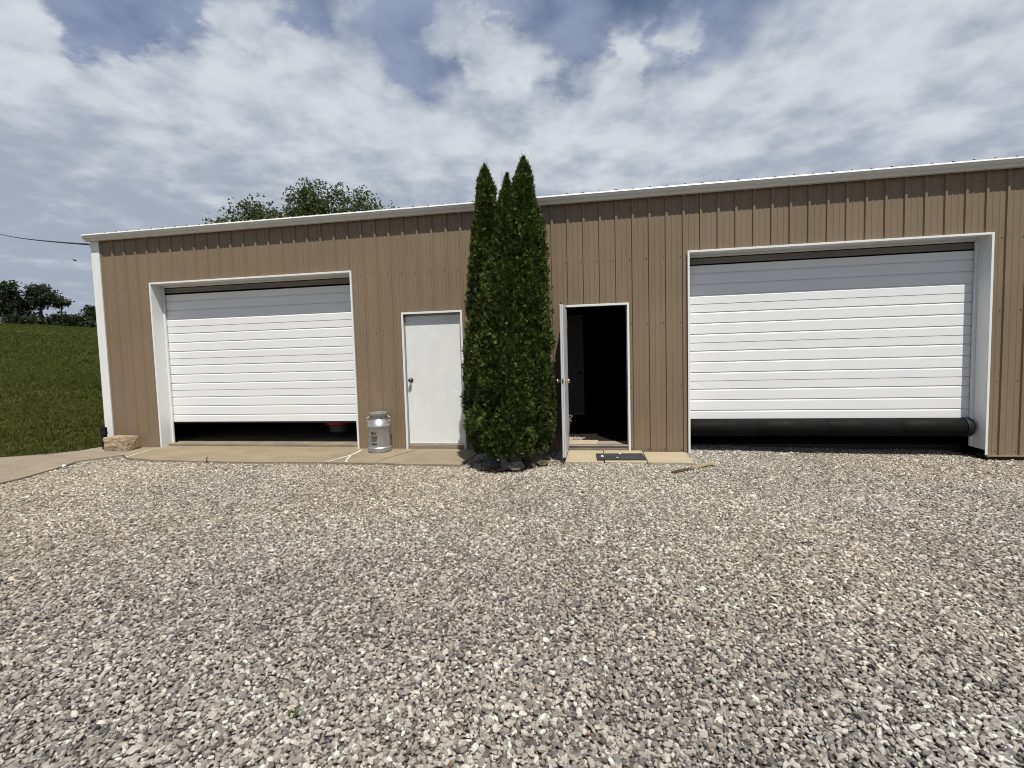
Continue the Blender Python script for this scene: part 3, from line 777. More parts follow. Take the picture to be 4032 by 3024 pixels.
for si,s in enumerate(SP):
    n_ = (27000,27000,24000)[si]
    z = RNG.uniform(.17, s['h'], n_*2); rr = interp(z, s['r'])
    keep = RNG.random(len(z)) < (rr+.05)/.48; z = z[keep][:n_]; rr = rr[keep][:n_]
    a = RNG.uniform(0,6.283,len(z))
    lump = 1+.20*(vnoise(a*2.2+si*9, z*3.6, 1., 20+si)-.5)*2 + .13*(vnoise(a*5+si*9, z*10, 1., 30+si)-.5)*2
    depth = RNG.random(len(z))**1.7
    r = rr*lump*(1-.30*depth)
    ax,ay = axis_at(s, z)
    x = ax+r*np.cos(a); y = ay+r*np.sin(a)
    y = np.minimum(y, -.05)
    ins = np.zeros(len(z),bool)
    for s2 in SP:
        if s2 is s: continue
        bx,by = axis_at(s2, z); r2 = interp(z, s2['r'])*(z < s2['h'])
        ins |= np.hypot(x-bx,y-by) < r2*.70
    k = ~ins
    out = np.stack([np.cos(a),np.sin(a),np.zeros(len(a))],-1)
    d = out*.75+np.array([0,0,.62])+RNG.normal(0,.42,(len(a),3)); d[:,2] += .5*np.clip((z-s['h']+.5)/.5,0,1)
    Pp.append(np.stack([x,y,z],-1)[k]); Dd.append(d[k])
    Tn.append(np.clip(.60-.30*depth+RNG.normal(0,.22,len(z))+.30*(vnoise(a*3,z*5,1.,40+si)-.5),0,1)[k])  # deeper sprays coloured darker, imitating shade within the crown
P = np.concatenate(Pp); Dv = np.concatenate(Dd); T_ = np.concatenate(Tn)
L = RNG.uniform(.034,.076,len(P)); W = RNG.uniform(.0028,.0048,len(P))
V1,F1 = sprays(P - Dv/np.linalg.norm(Dv,axis=1,keepdims=True)*.03, Dv, L, W, 6, .62)
# thin leaders at the tips
core_v = []; core_f = []
for s in SP:   # opaque core, coloured dark for the shade inside the crown
    zs = np.linspace(.22, s['h']-.25, 26); nb_ = 18; o0 = len(core_v)
    for zz_ in zs:
        ax,ay = axis_at(s, zz_); rr_ = float(interp(zz_, s['r']))*.62
        for q in range(nb_):
            a_ = 6.2832*q/nb_; w_ = rr_*(.8+.4*RNG.random()); core_v.append((ax+w_*math.cos(a_), ay+w_*math.sin(a_), zz_))
    core_f += [(o0+j*nb_+q, o0+j*nb_+(q+1)%nb_, o0+(j+1)*nb_+(q+1)%nb_, o0+(j+1)*nb_+q) for j in range(25) for q in range(nb_)]
core_f = np.array(core_f)+len(V1); V1 = np.concatenate([V1, np.array(core_v)]); F1 = np.concatenate([F1, core_f])
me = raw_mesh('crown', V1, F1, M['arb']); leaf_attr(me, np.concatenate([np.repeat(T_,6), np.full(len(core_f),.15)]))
me.transform(Matrix.Translation(-arb.location))
o = bpy.data.objects.new('crown', me); COL.objects.link(o); o.parent = arb
for (cx,cy,cz,nn) in [(q['x1'],q['y1'],q['h']-.13,w_) for q,w_ in zip(SP,(9,7,6))]:
    tw = MB()
    for i in range(nn):
        a = random.uniform(0,6.28); d = random.uniform(.01,.07); l = random.uniform(.10,.24)
        p0 = Vector((cx+d*math.cos(a),cy+d*math.sin(a),cz-d*1.2)); p1 = p0+Vector((math.cos(a)*.03,math.sin(a)*.03,l))
        tw.tube([p0,(p0+p1)/2+Vector((random.uniform(-.006,.006),0,0)),p1],[.0035,.0028,.0012],5)
    tw.build('leader_twigs', M['twig'], arb)
tk = MB(); cr = MB()
for s in SP:
    tk.tube([(s['x0'],s['y0'],-.06)]+[(*axis_at(s,z),z) for z in (.3,1.,2.,3.,s['h']-.35)], [.06,.05,.045,.035,.022,.008], 10)
tk.build('trunk', M['bark'], arb)
# --- broadleaf trees
def tree(name, loc, lobes, label, cat, mat, nclu, nleaf, lsize, group=None, trunk_r=.2, lean=0., clr=.55, seed=1, twiggy=True):
    """lobes: (dx,dy,z,rx,ry,rz) ellipsoids about loc"""
    r = np.random.default_rng(seed); loc = Vector(loc)
    root = empty(name, loc, label, cat, group)
    vol = np.array([l[3]*l[4]*l[5] for l in lobes])**.7; vol /= vol.sum()
    C = []
    for l,fr in zip(lobes, vol):
        k_ = max(3,int(nclu*fr)); v = r.normal(0,1,(k_,3)); v /= np.linalg.norm(v,axis=1,keepdims=True)
        q = v*(r.random((k_,1))**.42)
        q[:,2] = np.where(q[:,2] < -.55, q[:,2]*.6, q[:,2])
        C.append(q*np.array(l[3:6])*(1+.18*r.normal(0,1,(k_,1)))+np.array(l[:3]))
    C = np.concatenate(C)
    tw_ = MB(); zmin = min(l[2]-l[5] for l in lobes); ztop = max(l[2]+l[5]*.6 for l in lobes)
    fork = max(zmin*.9, .15*ztop); base = Vector((0,0,-.3))
    cx = float(np.mean(C[:,0])); cy = float(np.mean(C[:,1]))
    top = Vector((cx*.8,cy*.8,ztop*.92))
    trunk_pts = [base, Vector((cx*.1+lean*.2,cy*.1,fork*.6)), Vector((cx*.35+lean*.5,cy*.35,fork+ (ztop-fork)*.3)), Vector((cx*.6+lean,cy*.6,fork+(ztop-fork)*.65)), top]
    tw_.tube(trunk_pts, [trunk_r*1.25,trunk_r,trunk_r*.65,trunk_r*.35,trunk_r*.12], 8)
    nb = min(len(C), 60 if twiggy else 22)
    for c in C[r.permutation(len(C))[:nb]]:
        c = Vector(c); t = min(.95,max(.25,(c.z-fork*.5)/max(.5,ztop)))
        zz_ = t*3.2; i = min(3,int(zz_)+0); f_ = zz_-i
        p0 = trunk_pts[i].lerp(trunk_pts[min(4,i+1)], max(0,min(1,f_))); 
        if p0.z > c.z: p0 = trunk_pts[1].lerp(trunk_pts[2], .5)
        mid = p0.lerp(c,.5)+Vector((r.normal(0,.08),r.normal(0,.08),.08*ztop*r.random()*.4))
        rr_ = trunk_r*r.uniform(.10,.24)
        tw_.tube([p0,mid,c],[rr_,rr_*.6,rr_*.22],5)
    tw_.v = [tuple(Vector(v)+loc) for v in tw_.v]
    tw_.build('trunk', M['bark'], root)
    k_ = len(C); cc = np.repeat(C,nleaf,0); sc_ = np.repeat(r.uniform(.7,1.35,k_),nleaf)
    off = r.normal(0,1,(len(cc),3))*clr*sc_[:,None]*np.array([1,1,.62])
    Pl = cc+off; dl = off/np.maximum(1e-6,np.linalg.norm(off,axis=1,keepdims=True))+r.normal(0,.8,off.shape)+np.array([0,0,.15])
    Lz = lsize*r.uniform(.7,1.4,len(Pl))
    Vv,Ff = sprays(Pl, dl, Lz, Lz*.30, 3, .9)
    me_ = raw_mesh('crown', Vv, Ff, mat)
    tn = np.clip(np.repeat(r.normal(.5,.16,k_),nleaf)+r.normal(0,.16,len(Pl)),0,1); leaf_attr(me_, np.repeat(tn,3))
    o_ = bpy.data.objects.new('crown', me_); COL.objects.link(o_); o_.parent = root
    return root
gz1 = lambda x,y: float(ground_z(x,y))
GB = 'trees rising behind the roof'
def roof_tree(x, y, lobes, label, seed, nclu, nleaf, clr): 
    z = gz1(x,y); tree('broadleaf_tree', (x,y,z), [(a,b,c-z,d,e,f) for a,b,c,d,e,f in lobes], label, 'tree', M['oakleaf'], nclu, nleaf, .155, GB, .22, 0, clr, seed)
roof_tree(-14.8,22.9, [(-1.35,0,10.45,1.25,1.2,1.0),(.35,.2,11.1,1.55,1.4,1.25),(1.6,.2,10.9,.9,.9,1.0),(-.2,0,9.2,1.8,1.5,1.0)], 'lowest of the leafy trees behind the roof, nearest the left corner', 41, 210, 20, .25)
roof_tree(-13.9,28.6, [(-1.0,0,12.4,1.6,1.5,1.5),(.35,0,13.9,1.45,1.4,1.6),(.9,0,12.6,1.3,1.4,1.5),(.0,0,11.4,2.1,1.8,1.2)], 'dense tallest leafy tree behind the roof, middle of three crowns', 42, 330, 22, .27)
roof_tree(-10.2,28.6, [(-.9,0,13.5,.95,1.0,1.45),(.5,0,13.4,1.35,1.2,1.15),(1.9,0,12.6,1.3,1.1,.85),(.2,0,11.8,2.4,1.8,1.0)], 'thin see-through leafy tree behind the roof, nearest the arborvitae', 43, 170, 16, .24)
# --- trees along the crest of the grass hill
GH = 'trees along the top of the grass hill'
def crest(px_az, r): return CAMP.x-r*math.sin(px_az), CAMP.y+r*math.cos(px_az)
def hill_tree(dx, dy, r, lobes, label, seed, nclu, nleaf, clr, cat='tree', ls=.21, tr=.16, name='hilltop_tree', lean=0, group=GH):
    l_ = math.hypot(dx,dy); x = CAMP.x+dx/l_*r; y = CAMP.y+dy/l_*r; z = gz1(x,y)-.1
    tree(name, (x,y,z), lobes, label, cat, M['darkleaf'], nclu, nleaf, ls, group, tr, lean, clr, seed, False)
hill_tree(-.8272,.5619,88, [(0,0,4.2,1.5,1.5,1.3),(-.5,0,2.7,1.8,1.6,1.1),(.6,0,5.2,.95,1,.65)], 'tall dark hilltop tree at the far left of the row', 51, 150, 22, .34)
hill_tree(-.8185,.5746,90, [(0,0,2.6,1.5,1.5,1.3),(.4,0,3.3,.9,.9,.5)], 'lower sparse hilltop tree between the two tallest ones', 52, 90, 16, .36)
hill_tree(-.8062,.5917,88, [(.2,0,4.7,1.15,1.2,.95),(-1.05,0,4.1,.7,.7,.6),(1.1,0,4.0,.7,.8,.7),(.2,0,3.5,.9,.9,.6)], 'round crowned dark hilltop tree with a bare forked trunk', 53, 150, 22, .30)
hill_tree(-.7930,.6092,90, [(-.1,0,4.2,.45,.5,.4),(.65,0,3.7,.8,.6,.32),(-.5,0,3.4,.4,.4,.3)], 'thin wispy hilltop tree leaning right above the bushes', 54, 48, 16, .20, tr=.09)
hill_tree(-.7705,.6375,88, [(-.3,0,2.7,.6,.6,.6),(.2,0,1.9,.9,.8,.7),(.8,0,1.4,.7,.7,.5)], 'pointed hilltop tree standing next to the white corner trim', 55, 100, 18, .26, tr=.11)
GBU = 'bushes along the top of the grass hill'
for i,(dx,dy,r,w,h,lab) in enumerate([(-.8226,.5686,86,1.5,1.25,'low dark bush in front of the leftmost hilltop trees'),(-.8085,.5885,86,1.7,1.1,'dark bush at the foot of the round crowned hilltop tree'),(-.7960,.6053,86,2.0,1.6,'broad tallest bush under the wispy leaning tree'),(-.7845,.6201,86,1.4,1.5,'bush right of the wispy tree with a ragged top'),(-.7760,.6307,86,1.1,.75,'small low bush just left of the pointed hilltop tree')]):
    hill_tree(dx,dy,r,[(0,0,h*.55,w,1.3,h*.55),(w*.4,0,h*.85,w*.45,.8,h*.35)], lab, 70+i, 70, 20, .32, 'bush', .24, .05, 'hilltop_bush', 0, GBU)

# ------------------------------------------------------------------ smaller things
def blob(name, ells, mat, voxel, disp=0., dscale=20, parent=None, loc=(0,0,0), rz=0, smooth=2, seed=0):
    bm = bmesh.new()
    for (c,s,rot) in ells:
        mt = Matrix.Translation(c) @ Matrix.Rotation(rot[2],4,'Z') @ Matrix.Rotation(rot[1],4,'Y') @ Matrix.Rotation(rot[0],4,'X') @ Matrix.Diagonal((*s,1))
        bmesh.ops.create_icosphere(bm, subdivisions=3, radius=1, matrix=mt)
    me = bpy.data.meshes.new(name); bm.to_mesh(me); bm.free(); me.materials.append(mat)
    o = bpy.data.objects.new(name, me); COL.objects.link(o)
    rm = o.modifiers.new('r','REMESH'); rm.mode = 'VOXEL'; rm.voxel_size = voxel
    sm = o.modifiers.new('s','SMOOTH'); sm.iterations = smooth; sm.factor = .5
    bake(o)
    if disp:
        for v in o.data.vertices:
            nvec = v.normal; v.co += nvec*disp*(mnoise.noise(v.co*dscale+Vector((seed,0,0)))+.5*mnoise.noise(v.co*dscale*2.3))
    o.data.polygons.foreach_set('use_smooth',[True]*len(o.data.polygons)); o.data.update()
    o.location = loc; o.rotation_euler = (0,0,rz)
    if parent: o.parent = parent
    return o
def boulder(name, dims, mat, loc, rz, seed, disp=.06, rnd=3, blocky=True):
    """chunky rock: jittered box hull, subdivided and roughened"""
    r = random.Random(seed); bm = bmesh.new(); pts = []
    for q in range(0 if blocky else 40):
        v_ = Vector((r.gauss(0,1),r.gauss(0,1),r.gauss(0,1))).normalized()*r.uniform(.82,1.05); pts.append(bm.verts.new((v_.x*dims[0]/2, v_.y*dims[1]/2, dims[2]*(.5+.5*v_.z))))
    for sx in (-1,1) if blocky else ():
        for sy in (-1,1):
            for sz in (0,1):
                for q in range(2):
                    pts.append(bm.verts.new((sx*dims[0]/2*r.uniform(.90,1.0), sy*dims[1]/2*r.uniform(.86,1.0), dims[2]*(sz*r.uniform(.90,1.0)+(1-sz)*r.uniform(0,.10)))))
    for q in range(8 if blocky else 0):
        a = r.uniform(0,6.28); pts.append(bm.verts.new((dims[0]/2*1.03*math.cos(a), dims[1]/2*1.03*math.sin(a), dims[2]*r.uniform(.35,.7))))
    bmesh.ops.convex_hull(bm, input=pts)
    bmesh.ops.delete(bm, geom=[v for v in bm.verts if not v.link_faces], context='VERTS')
    me = bpy.data.meshes.new(name); bm.to_mesh(me); bm.free(); me.materials.append(mat)
    o = bpy.data.objects.new(name, me); COL.objects.link(o)
    rm = o.modifiers.new('r','REMESH'); rm.mode = 'VOXEL'; rm.voxel_size = max(dims)/46
    sm = o.modifiers.new('s','SMOOTH'); sm.iterations = rnd
    bake(o); sc_ = 1/max(dims)
    for v in o.data.vertices:
        c = v.co*sc_; d = mnoise.noise(Vector((c.x*3.2+seed,c.y*3.2,c.z*6)))*.55+mnoise.noise(c*13+Vector((seed,0,0)))*.3+mnoise.noise(c*30)*.12
        v.co += v.normal*d*disp*max(dims)
    o.data.polygons.foreach_set('use_smooth',[True]*len(o.data.polygons)); o.data.update()
    o.location = loc; o.rotation_euler = (0,0,rz); return o
tag(boulder('boulder', (.45,.27,.252), M['sand'], (.375,-.235,-.014), .02, 8, .040, 9), 'banded tan sandstone block resting on the driveway by the building corner', 'rock')
# corrugated drain pipe
dp = MB(); pr = [(.040,-.01),(.043,-.008)]
for i in range(15):
    z = .0+i*.0165; pr += [(.044,z+.002),(.044,z+.009),(.039,z+.011),(.039,z+.015)]
pr += [(.044,.252),(.050,.256),(.050,.30),(.046,.304),(.046,.335),(.048,.338),(.048,.375),(.043,.375),(.043,.345),(.0,.345)]
dp.lathe(pr, (0,0,0), 28)
o = dp.build('drain_pipe', M['rubber'], None, 'angle'); o.location = (-.045,-.165,-.006); o.rotation_euler = (.0,-.02,0)
tag(o, 'short black corrugated drain pipe standing at the building corner next to the sandstone block', 'drain pipe')
# milk can
can = empty('milk_can', (5.055,-.205,0), 'old silver metal milk can with black lettering standing on the concrete by the wall', 'milk can')
cl = Vector((5.055,-.205,0))
b = MB(); b.lathe([(0,.004),(.168,.004),(.177,.010),(.178,.070),(.172,.078),(.166,.084),(.165,.20),(.165,.375),(.170,.383),(.179,.392),(.180,.404),(.176,.414),(.166,.420),(.158,.44),(.138,.475),(.115,.497),(.104,.508),(.101,.53),(.101,.555),(.0,.555)], tuple(cl), 56)
body = b.build('body', M['can'], can, 'angle')
b = MB(); b.lathe([(.103,.545),(.108,.55),(.122,.562),(.134,.575),(.137,.588),(.136,.600),(.131,.603),(.124,.598),(.06,.590),(0,.589)], tuple(cl), 56)
b.build('lid', M['can'], can, 'angle')
for sgn in (-1,1):
    h = MB(); vx = Vector((math.cos(.40),math.sin(.40),0))*sgn
    h.tube([cl+vx*r+Vector((0,0,z)) for r,z in ((.100,.530),(.135,.536),(.165,.528),(.180,.505),(.178,.480),(.160,.462),(.142,.465))], [.009]*7, 8)
    h.build('handle', M['can'], can, True)
fa = math.atan2(CAMP.y-cl.y, CAMP.x-cl.x)-math.radians(31)
lv = MB()
def letters(txt, zc, hgt, width, shear=0., bold=0.):
    cu = bpy.data.curves.new('t','FONT'); cu.body = txt; cu.align_x = 'CENTER'; cu.size = 1; cu.shear = shear; cu.offset = bold; cu.resolution_u = 3
    ob = bpy.data.objects.new('t',cu); COL.objects.link(ob)
    dg = bpy.context.evaluated_depsgraph_get(); dg.update()
    me = bpy.data.meshes.new_from_object(ob.evaluated_get(dg)); bpy.data.objects.remove(ob)
    c = np.array([v.co[:] for v in me.vertices]); x0_,x1_ = c[:,0].min(),c[:,0].max(); y0_,y1_ = c[:,1].min(),c[:,1].max()
    xs_ = (c[:,0]-(x0_+x1_)/2)/(x1_-x0_)*width; ys_ = (c[:,1]-y0_)/(y1_-y0_)*hgt+zc-hgt/2
    R0 = .1662; an = fa+xs_/R0
    vs = [(cl.x+R0*math.cos(a), cl.y+R0*math.sin(a), z) for a,z in zip(an,ys_)]
    lv.add(vs, [tuple(p.vertices) for p in me.polygons])
letters('PRAY', .297, .050, .084, 0, .035); letters('more', .238, .034, .104, .35, .045); letters('WORRY', .194, .044, .108, 0, .035); letters('less', .142, .038, .100, .35, .045)
for a0,a1,z0 in ((-.028,.042,.112),):
    n_ = 10; vs = []
    for i in range(n_+1):
        an = fa+(a0+(a1-a0)*i/n_)/.1662
        for dz in (0,.004): vs.append((cl.x+.1662*math.cos(an),cl.y+.1662*math.sin(an),z0+dz+.002*math.sin(i)))
    lv.add(vs, [(2*i,2*i+2,2*i+3,2*i+1) for i in range(n_)])
lv.build('lettering', M['ink'], body)
# rubber mat and its pebbles
mt = MB(); mt.box(-.315,.315,-.185,.185,0,.010)
for i in range(13): y = -.15+i*.025; mt.box(-.285,.285,y-.008,y+.008,.010,.0145)
mt.box(-.315,.315,-.185,-.172,.010,.016); mt.box(-.315,.315,.172,.185,.010,.016); mt.box(-.315,-.302,-.172,.172,.010,.016); mt.box(.302,.315,-.172,.172,.010,.016)
o = mt.build('rubber_mat', simple('worn_mat_rubber', (.040,.042,.040), .7, 0, .4, 9, .3), None, bevel=.002); o.location = (8.672,-.525,.004); o.rotation_euler = (0,0,.05)
tag(o, 'black ribbed rubber door mat on the concrete slabs before the open door', 'door mat')
for i,(x,y,s,lab) in enumerate([(8.432,-.617,.024,'white pebble on the left part of the black rubber mat'),(8.672,-.423,.018,'white pebble on the far edge of the rubber mat, nearest the doorway'),(8.63,-.662,.017,'greyish pebble near the front middle of the rubber mat')]):
    tag(boulder('pebble', (s*2,s*1.5,s*1.2), M['pebble'], (x,y,.0195), i*1.1, 20+i, .03, 4, False), lab, 'pebble', 'pebbles lying on the rubber mat')
tag(boulder('white_stone', (.10,.06,.045), M['pebble'], (.80,-1.475,-.010), -.7, 31, .03, 4, False), 'single white stone on the driveway at the edge of the gravel', 'stone')
# lamb statue
lx,ly = 7.29,-1.225
ells = [((.02,0,.062),(.125,.070,.058),(0,0,0)),((.105,0,.060),(.055,.066,.052),(0,0,0)),((-.075,-.005,.075),(.055,.055,.058),(0,0,0)),
        ((-.095,-.008,.118),(.034,.034,.050),(0,-.25,0)),((-.112,-.014,.160),(.036,.031,.030),(0,.2,.2)),((-.138,-.022,.147),(.026,.019,.019),(0,.5,.2)),
        ((-.078,-.012,.166),(.032,.010,.012),(0,.35,.15)),((-.100,.020,.166),(.020,.010,.012),(0,.3,-.9)),((-.115,-.045,.022),(.058,.020,.018),(0,0,.25)),((-.07,.055,.02),(.05,.018,.018),(0,0,-.2)),((.06,-.06,.024),(.06,.022,.022),(0,0,.1)),((.158,0,.05),(.016,.014,.022),(0,0,0))]
lamb = blob('lamb_statue', ells, M['lamb'], .007, .004, 55, None, (lx,ly,-.022), .12, 2)
tag(lamb, 'grey stone garden lamb lying down in front of the tall evergreen', 'statue')
ns = blob('muzzle', [((-.157,-.026,.140),(.0155,.0165,.0150),(0,.5,.2))], M['lambnose'], .004, 0, 1, lamb, (0,0,0), 0, 1)
# rocks edging the bed
for x,y,dm,mt_,rz,lab in [(7.02,-1.02,(.20,.12,.105),'rock',.1,'flat grey rock left of the stone lamb under the evergreen'),(7.66,-.92,(.20,.14,.10),'mossrock',.5,'mossy green rock under the right side of the evergreen'),(7.50,-1.00,(.17,.12,.08),'mossrock',-.3,'dark mossy rock right behind the stone lamb'),(6.80,-.84,(.15,.12,.07),'rock',.8,'small grey rock at the left end of the evergreen bed')]:
    tag(boulder('edging_rock', dm, M[mt_], (x,y,-.045), rz, int(x*37), .05, 4, False), lab, 'rock', 'rocks edging the evergreen bed')
# mulch chips
r = np.random.default_rng(77); V_ = []; F_m = []
for i in range(620):
    a = r.uniform(0,6.28); 
    t = r.random(); x = 6.72+1.05*t; y = -.72-.47*math.sin(math.pi*min(1,max(0,t)))+r.normal(0,.055)
    if r.random() < .45: x = r.normal(7.10,.10); y = r.normal(-1.21,.045)
    z = float(gravel_z(x,y))+r.uniform(.006,.024); l,w,h = r.uniform(.010,.026), r.uniform(.003,.007), r.uniform(.002,.004)
    c,s_ = math.cos(a),math.sin(a); tl = r.normal(0,.25); j = len(V_)
    for sx,sy,sz in ((-1,-1,0),(1,-1,0),(1,1,0),(-1,1,0),(-1,-1,1),(1,-1,1),(1,1,1),(-1,1,1)):
        V_.append((x+c*l*sx-s_*w*sy, y+s_*l*sx+c*w*sy, z+h*sz+tl*l*sx))
    F_m += [(j,j+3,j+2,j+1),(j+4,j+5,j+6,j+7),(j,j+1,j+5,j+4),(j+1,j+2,j+6,j+5),(j+2,j+3,j+7,j+6),(j+3,j,j+4,j+7)]
me = raw_mesh('mulch_chips', np.array(V_), np.array(F_m), M['mulch']); o = bpy.data.objects.new('mulch_chips', me); COL.objects.link(o); o['kind'] = 'stuff'
# stick on the gravel
a = Vector((9.237,-1.29,0)); c = Vector((9.823,-.765,0)); ang = math.atan2(c.y-a.y,c.x-a.x); ln = (c-a).length
st = MB(); n_ = 14; pts = []; 
ws = [.012+.012*math.sin(math.pi*min(1,i/6)) if i < 6 else .021 for i in range(n_+1)]
for i in range(n_+1):
    xx = -ln/2+ln*i/n_; w = ws[i]*(1+.12*math.sin(i*2.1)); y_ = .006*math.sin(i*.8)
    pts.append([(xx,y_-w,.002),(xx,y_+w,.0),(xx,y_+w*.8,.022),(xx,y_-w*.7,.026+.003*math.sin(i*1.7))])
vs = [p for q in pts for p in q]; fs = [(4*i+k,4*i+(k+1)%4,4*i+4+(k+1)%4,4*i+4+k) for i in range(n_) for k in range(4)]+[(3,2,1,0),(4*n_,4*n_+1,4*n_+2,4*n_+3)]
st.add(vs, fs); o = st.build('wooden_stick', M['stick'], None, bevel=.002); mid = (a+c)/2
o.location = (mid.x,mid.y,float(gravel_z(mid.x,mid.y))+.026); o.rotation_euler = (0,0,ang)
tag(o, 'split piece of wood with one dark end lying on the gravel', 'stick')
# weeds
def weed(x, y, z, h, n_, lab, spread=.6, seed=0):
    rr = random.Random(seed); m_ = MB()
    for i in range(n_):
        a_ = rr.uniform(0,6.28); l = h*rr.uniform(.6,1.1); w = h*.055; out = spread*l
        ox,oy = -math.sin(a_)*w, math.cos(a_)*w; cx_,cy_ = math.cos(a_), math.sin(a_)
        p = [(0,0),(out*.35,l*.55),(out,l)]
        v = [(ox,oy,0),(-ox,-oy,0),(cx_*p[1][0]-ox,cy_*p[1][0]-oy,p[1][1]),(cx_*p[1][0]+ox,cy_*p[1][0]+oy,p[1][1]),(cx_*p[2][0],cy_*p[2][0],p[2][1])]
        m_.add(v,[(0,1,2,3),(3,2,4)])
    o = m_.build('weed', M['weed'], None); o.location = (x,y,z); leaf_attr(o.data, np.random.default_rng(seed).random(len(o.data.polygons)))
    tag(o, lab, 'weed', 'weeds sprouting from the ground')
weed(7.106,-5.436,float(gravel_z(7.106,-5.436))+.006,.05,14,'small green weed in the nearest gravel, bottom of the yard',1.,1)
weed(6.165,-4.686,float(gravel_z(6.165,-4.686))+.006,.035,9,'tiny weed in the gravel farther left of the nearest weed',.9,2)
weed(2.74,-1.035,-.01,.10,6,'grass sprout at the front edge of the concrete below the raised garage door',.35,3)
weed(7.66,-4.1,float(gravel_z(7.66,-4.1))+.006,.045,7,'thin upright weed alone in the middle of the gravel yard',.3,4)
# power line
P0 = Vector((-.245,.03,3.545)); Pe = Vector((-47.4,29.5,14.6)); pts = []
for i in range(41):
    t = i/40; p = P0.lerp(Pe,t); p.z -= 1.0*t*(1-t); pts.append(p)
w = MB(); w.tube(pts, .016, 8); o = w.build('power_line', M['cable'], None, True); tag(o, 'black overhead power line running from the building corner out over the hill', 'cable')
pz = gz1(-47.4,29.5); pole = empty('utility_pole', (-47.4,29.6,pz), 'brown wooden utility pole on the grass hill carrying the black power line', 'utility pole')
MB().tube([(-47.4,29.72,pz-.4),(-47.4,29.72,pz+5),(-47.4,29.72,15.1)],[.16,.14,.11],12).build('shaft', M['bark'], pole, True)
MB().box(-48.3,-46.5,29.56,29.66,14.45,14.56).build('crossarm', M['bark'], pole)
w = MB(); w.lathe([(.0,-.03),(.028,-.028),(.040,-.015),(.040,.02),(.030,.05),(.018,.07),(0,.075)], (-.205,.02,3.515), 16); w.tube([(-.205,.02,3.53),(-.245,.03,3.545)],.02,8)
w.build('insulator', M['insul'], bld, True)
# shop vacuum behind the raised garage door
va = empty('shop_vacuum', (3.72,.98,.036), 'red topped grey shop vacuum half hidden under the raised garage door', 'vacuum')
vc = (3.72,.98,.036)
m_ = MB(); m_.lathe([(0,.075),(.14,.075),(.165,.09),(.175,.14),(.185,.205),(.19,.21),(0,.21)], vc, 32); m_.build('drum', M['grayplastic'], va, 'angle')
m_ = MB(); m_.lathe([(.185,.212),(.245,.225),(.25,.27),(.235,.34),(.18,.44),(.1,.5),(0,.51)], vc, 32); m_.build('motor_head', M['red'], va, 'angle')
for i in range(4):
    an = .5+i*1.57; m_ = MB(); px_,py_ = vc[0]+.19*math.cos(an), vc[1]+.19*math.sin(an)
    m_.tube([(vc[0]+.12*math.cos(an),vc[1]+.12*math.sin(an),vc[2]+.085),(px_,py_,vc[2]+.07)], .022, 8)
    m_.lathe([(0,-.012),(.024,-.012),(.027,-.006),(.027,.006),(.024,.012),(0,.012)], (px_,py_,vc[2]+.028), 16, 0, 'y'); m_.build('caster', M['rubber'], va, 'angle')
# rug inside the open doorway
rg = MB(); nxr,nyr = 46,40; vs = []
rr = np.random.default_rng(5)
for j in range(nyr):
    for i in range(nxr):
        e = min(i,nxr-1-i,j,nyr-1-j); vs.append((7.915+.47*i/(nxr-1)+rr.normal(0,.004), .44+.48*j/(nyr-1)+rr.normal(0,.004), .068+(.020+rr.uniform(-.007,.012) if e > 0 else 0)))
rg.add(vs,[(j*nxr+i,j*nxr+i+1,(j+1)*nxr+i+1,(j+1)*nxr+i) for j in range(nyr-1) for i in range(nxr-1)])
rug = tag(rg.build('shaggy_rug', M['rug'], None), 'dark shaggy rug with a pale front fringe just inside the open doorway', 'rug')
fr = MB(); r9 = random.Random(4)
for i in range(60):
    x = 7.925+.26*i/59; l = r9.uniform(.03,.075)*(1.3-1.0*i/59); z = .072+r9.uniform(0,.02)
    fr.tube([(x,.475,z+.012),(x+r9.uniform(-.012,.012),.45,z+.022),(x+r9.uniform(-.02,.02),.475-l,.070)],[.005,.006,.003],5)
fr.build('fringe', simple('pale_rug_fringe', (.42,.36,.29), 1., 0, .25, 40), rug)
# sprig of pale flowers
fl = empty('flower_sprig', (7.975,-.40,.06), 'thin sprig of pale pink flowers poking out beside the open door', 'flower')
m_ = MB(); heads = [(8.010,-.40,.525),(8.030,-.405,.550),(7.998,-.395,.560),(8.015,-.41,.485),(7.992,-.40,.50)]
for i,h in enumerate(heads): m_.tube([(7.976,-.40,.07),(7.978,-.40,.30),((7.98+h[0])/2,-.40,h[2]-.04),h],[.003,.003,.002,.0015],5)
m_.build('stem', M['twig'], fl)
for i,h in enumerate(heads):
    m_ = MB()
    for k_ in range(5):
        a_ = k_*1.257+i; l = .017
        m_.add([h,(h[0]+l*.6*math.cos(a_-.4),h[1]+l*.6*math.sin(a_-.4),h[2]+.006),(h[0]+l*math.cos(a_),h[1]+l*math.sin(a_),h[2]+.009),(h[0]+l*.6*math.cos(a_+.4),h[1]+l*.6*math.sin(a_+.4),h[2]+.006)],[(0,1,2,3)])
    m_.lathe([(0,-.004),(.006,0),(.004,.006),(0,.007)], h, 8); m_.build('blossom', M['petal'], fl)
# a distant bird
bd = MB(); bc = Vector((-42.5,33.6,11.95))
bd.lathe([(0,-.16),(.03,-.10),(.05,0),(.04,.08),(.03,.12),(0,.15)], (0,0,0), 10, 0, 'x')
for s_ in (-1,1): bd.add([(.06,.03*s_,.02),(-.06,.03*s_,.02),(-.10,.28*s_,.10),(.02,.22*s_,.09),(-.08,.45*s_,.05)],[(0,3,2,1),(3,4,2)])
o = bd.build('flying_bird', M['cable'], None); o.location = bc; o.rotation_euler = (0,.1,.5); tag(o, 'tiny dark bird flying in the sky left of the building', 'bird')

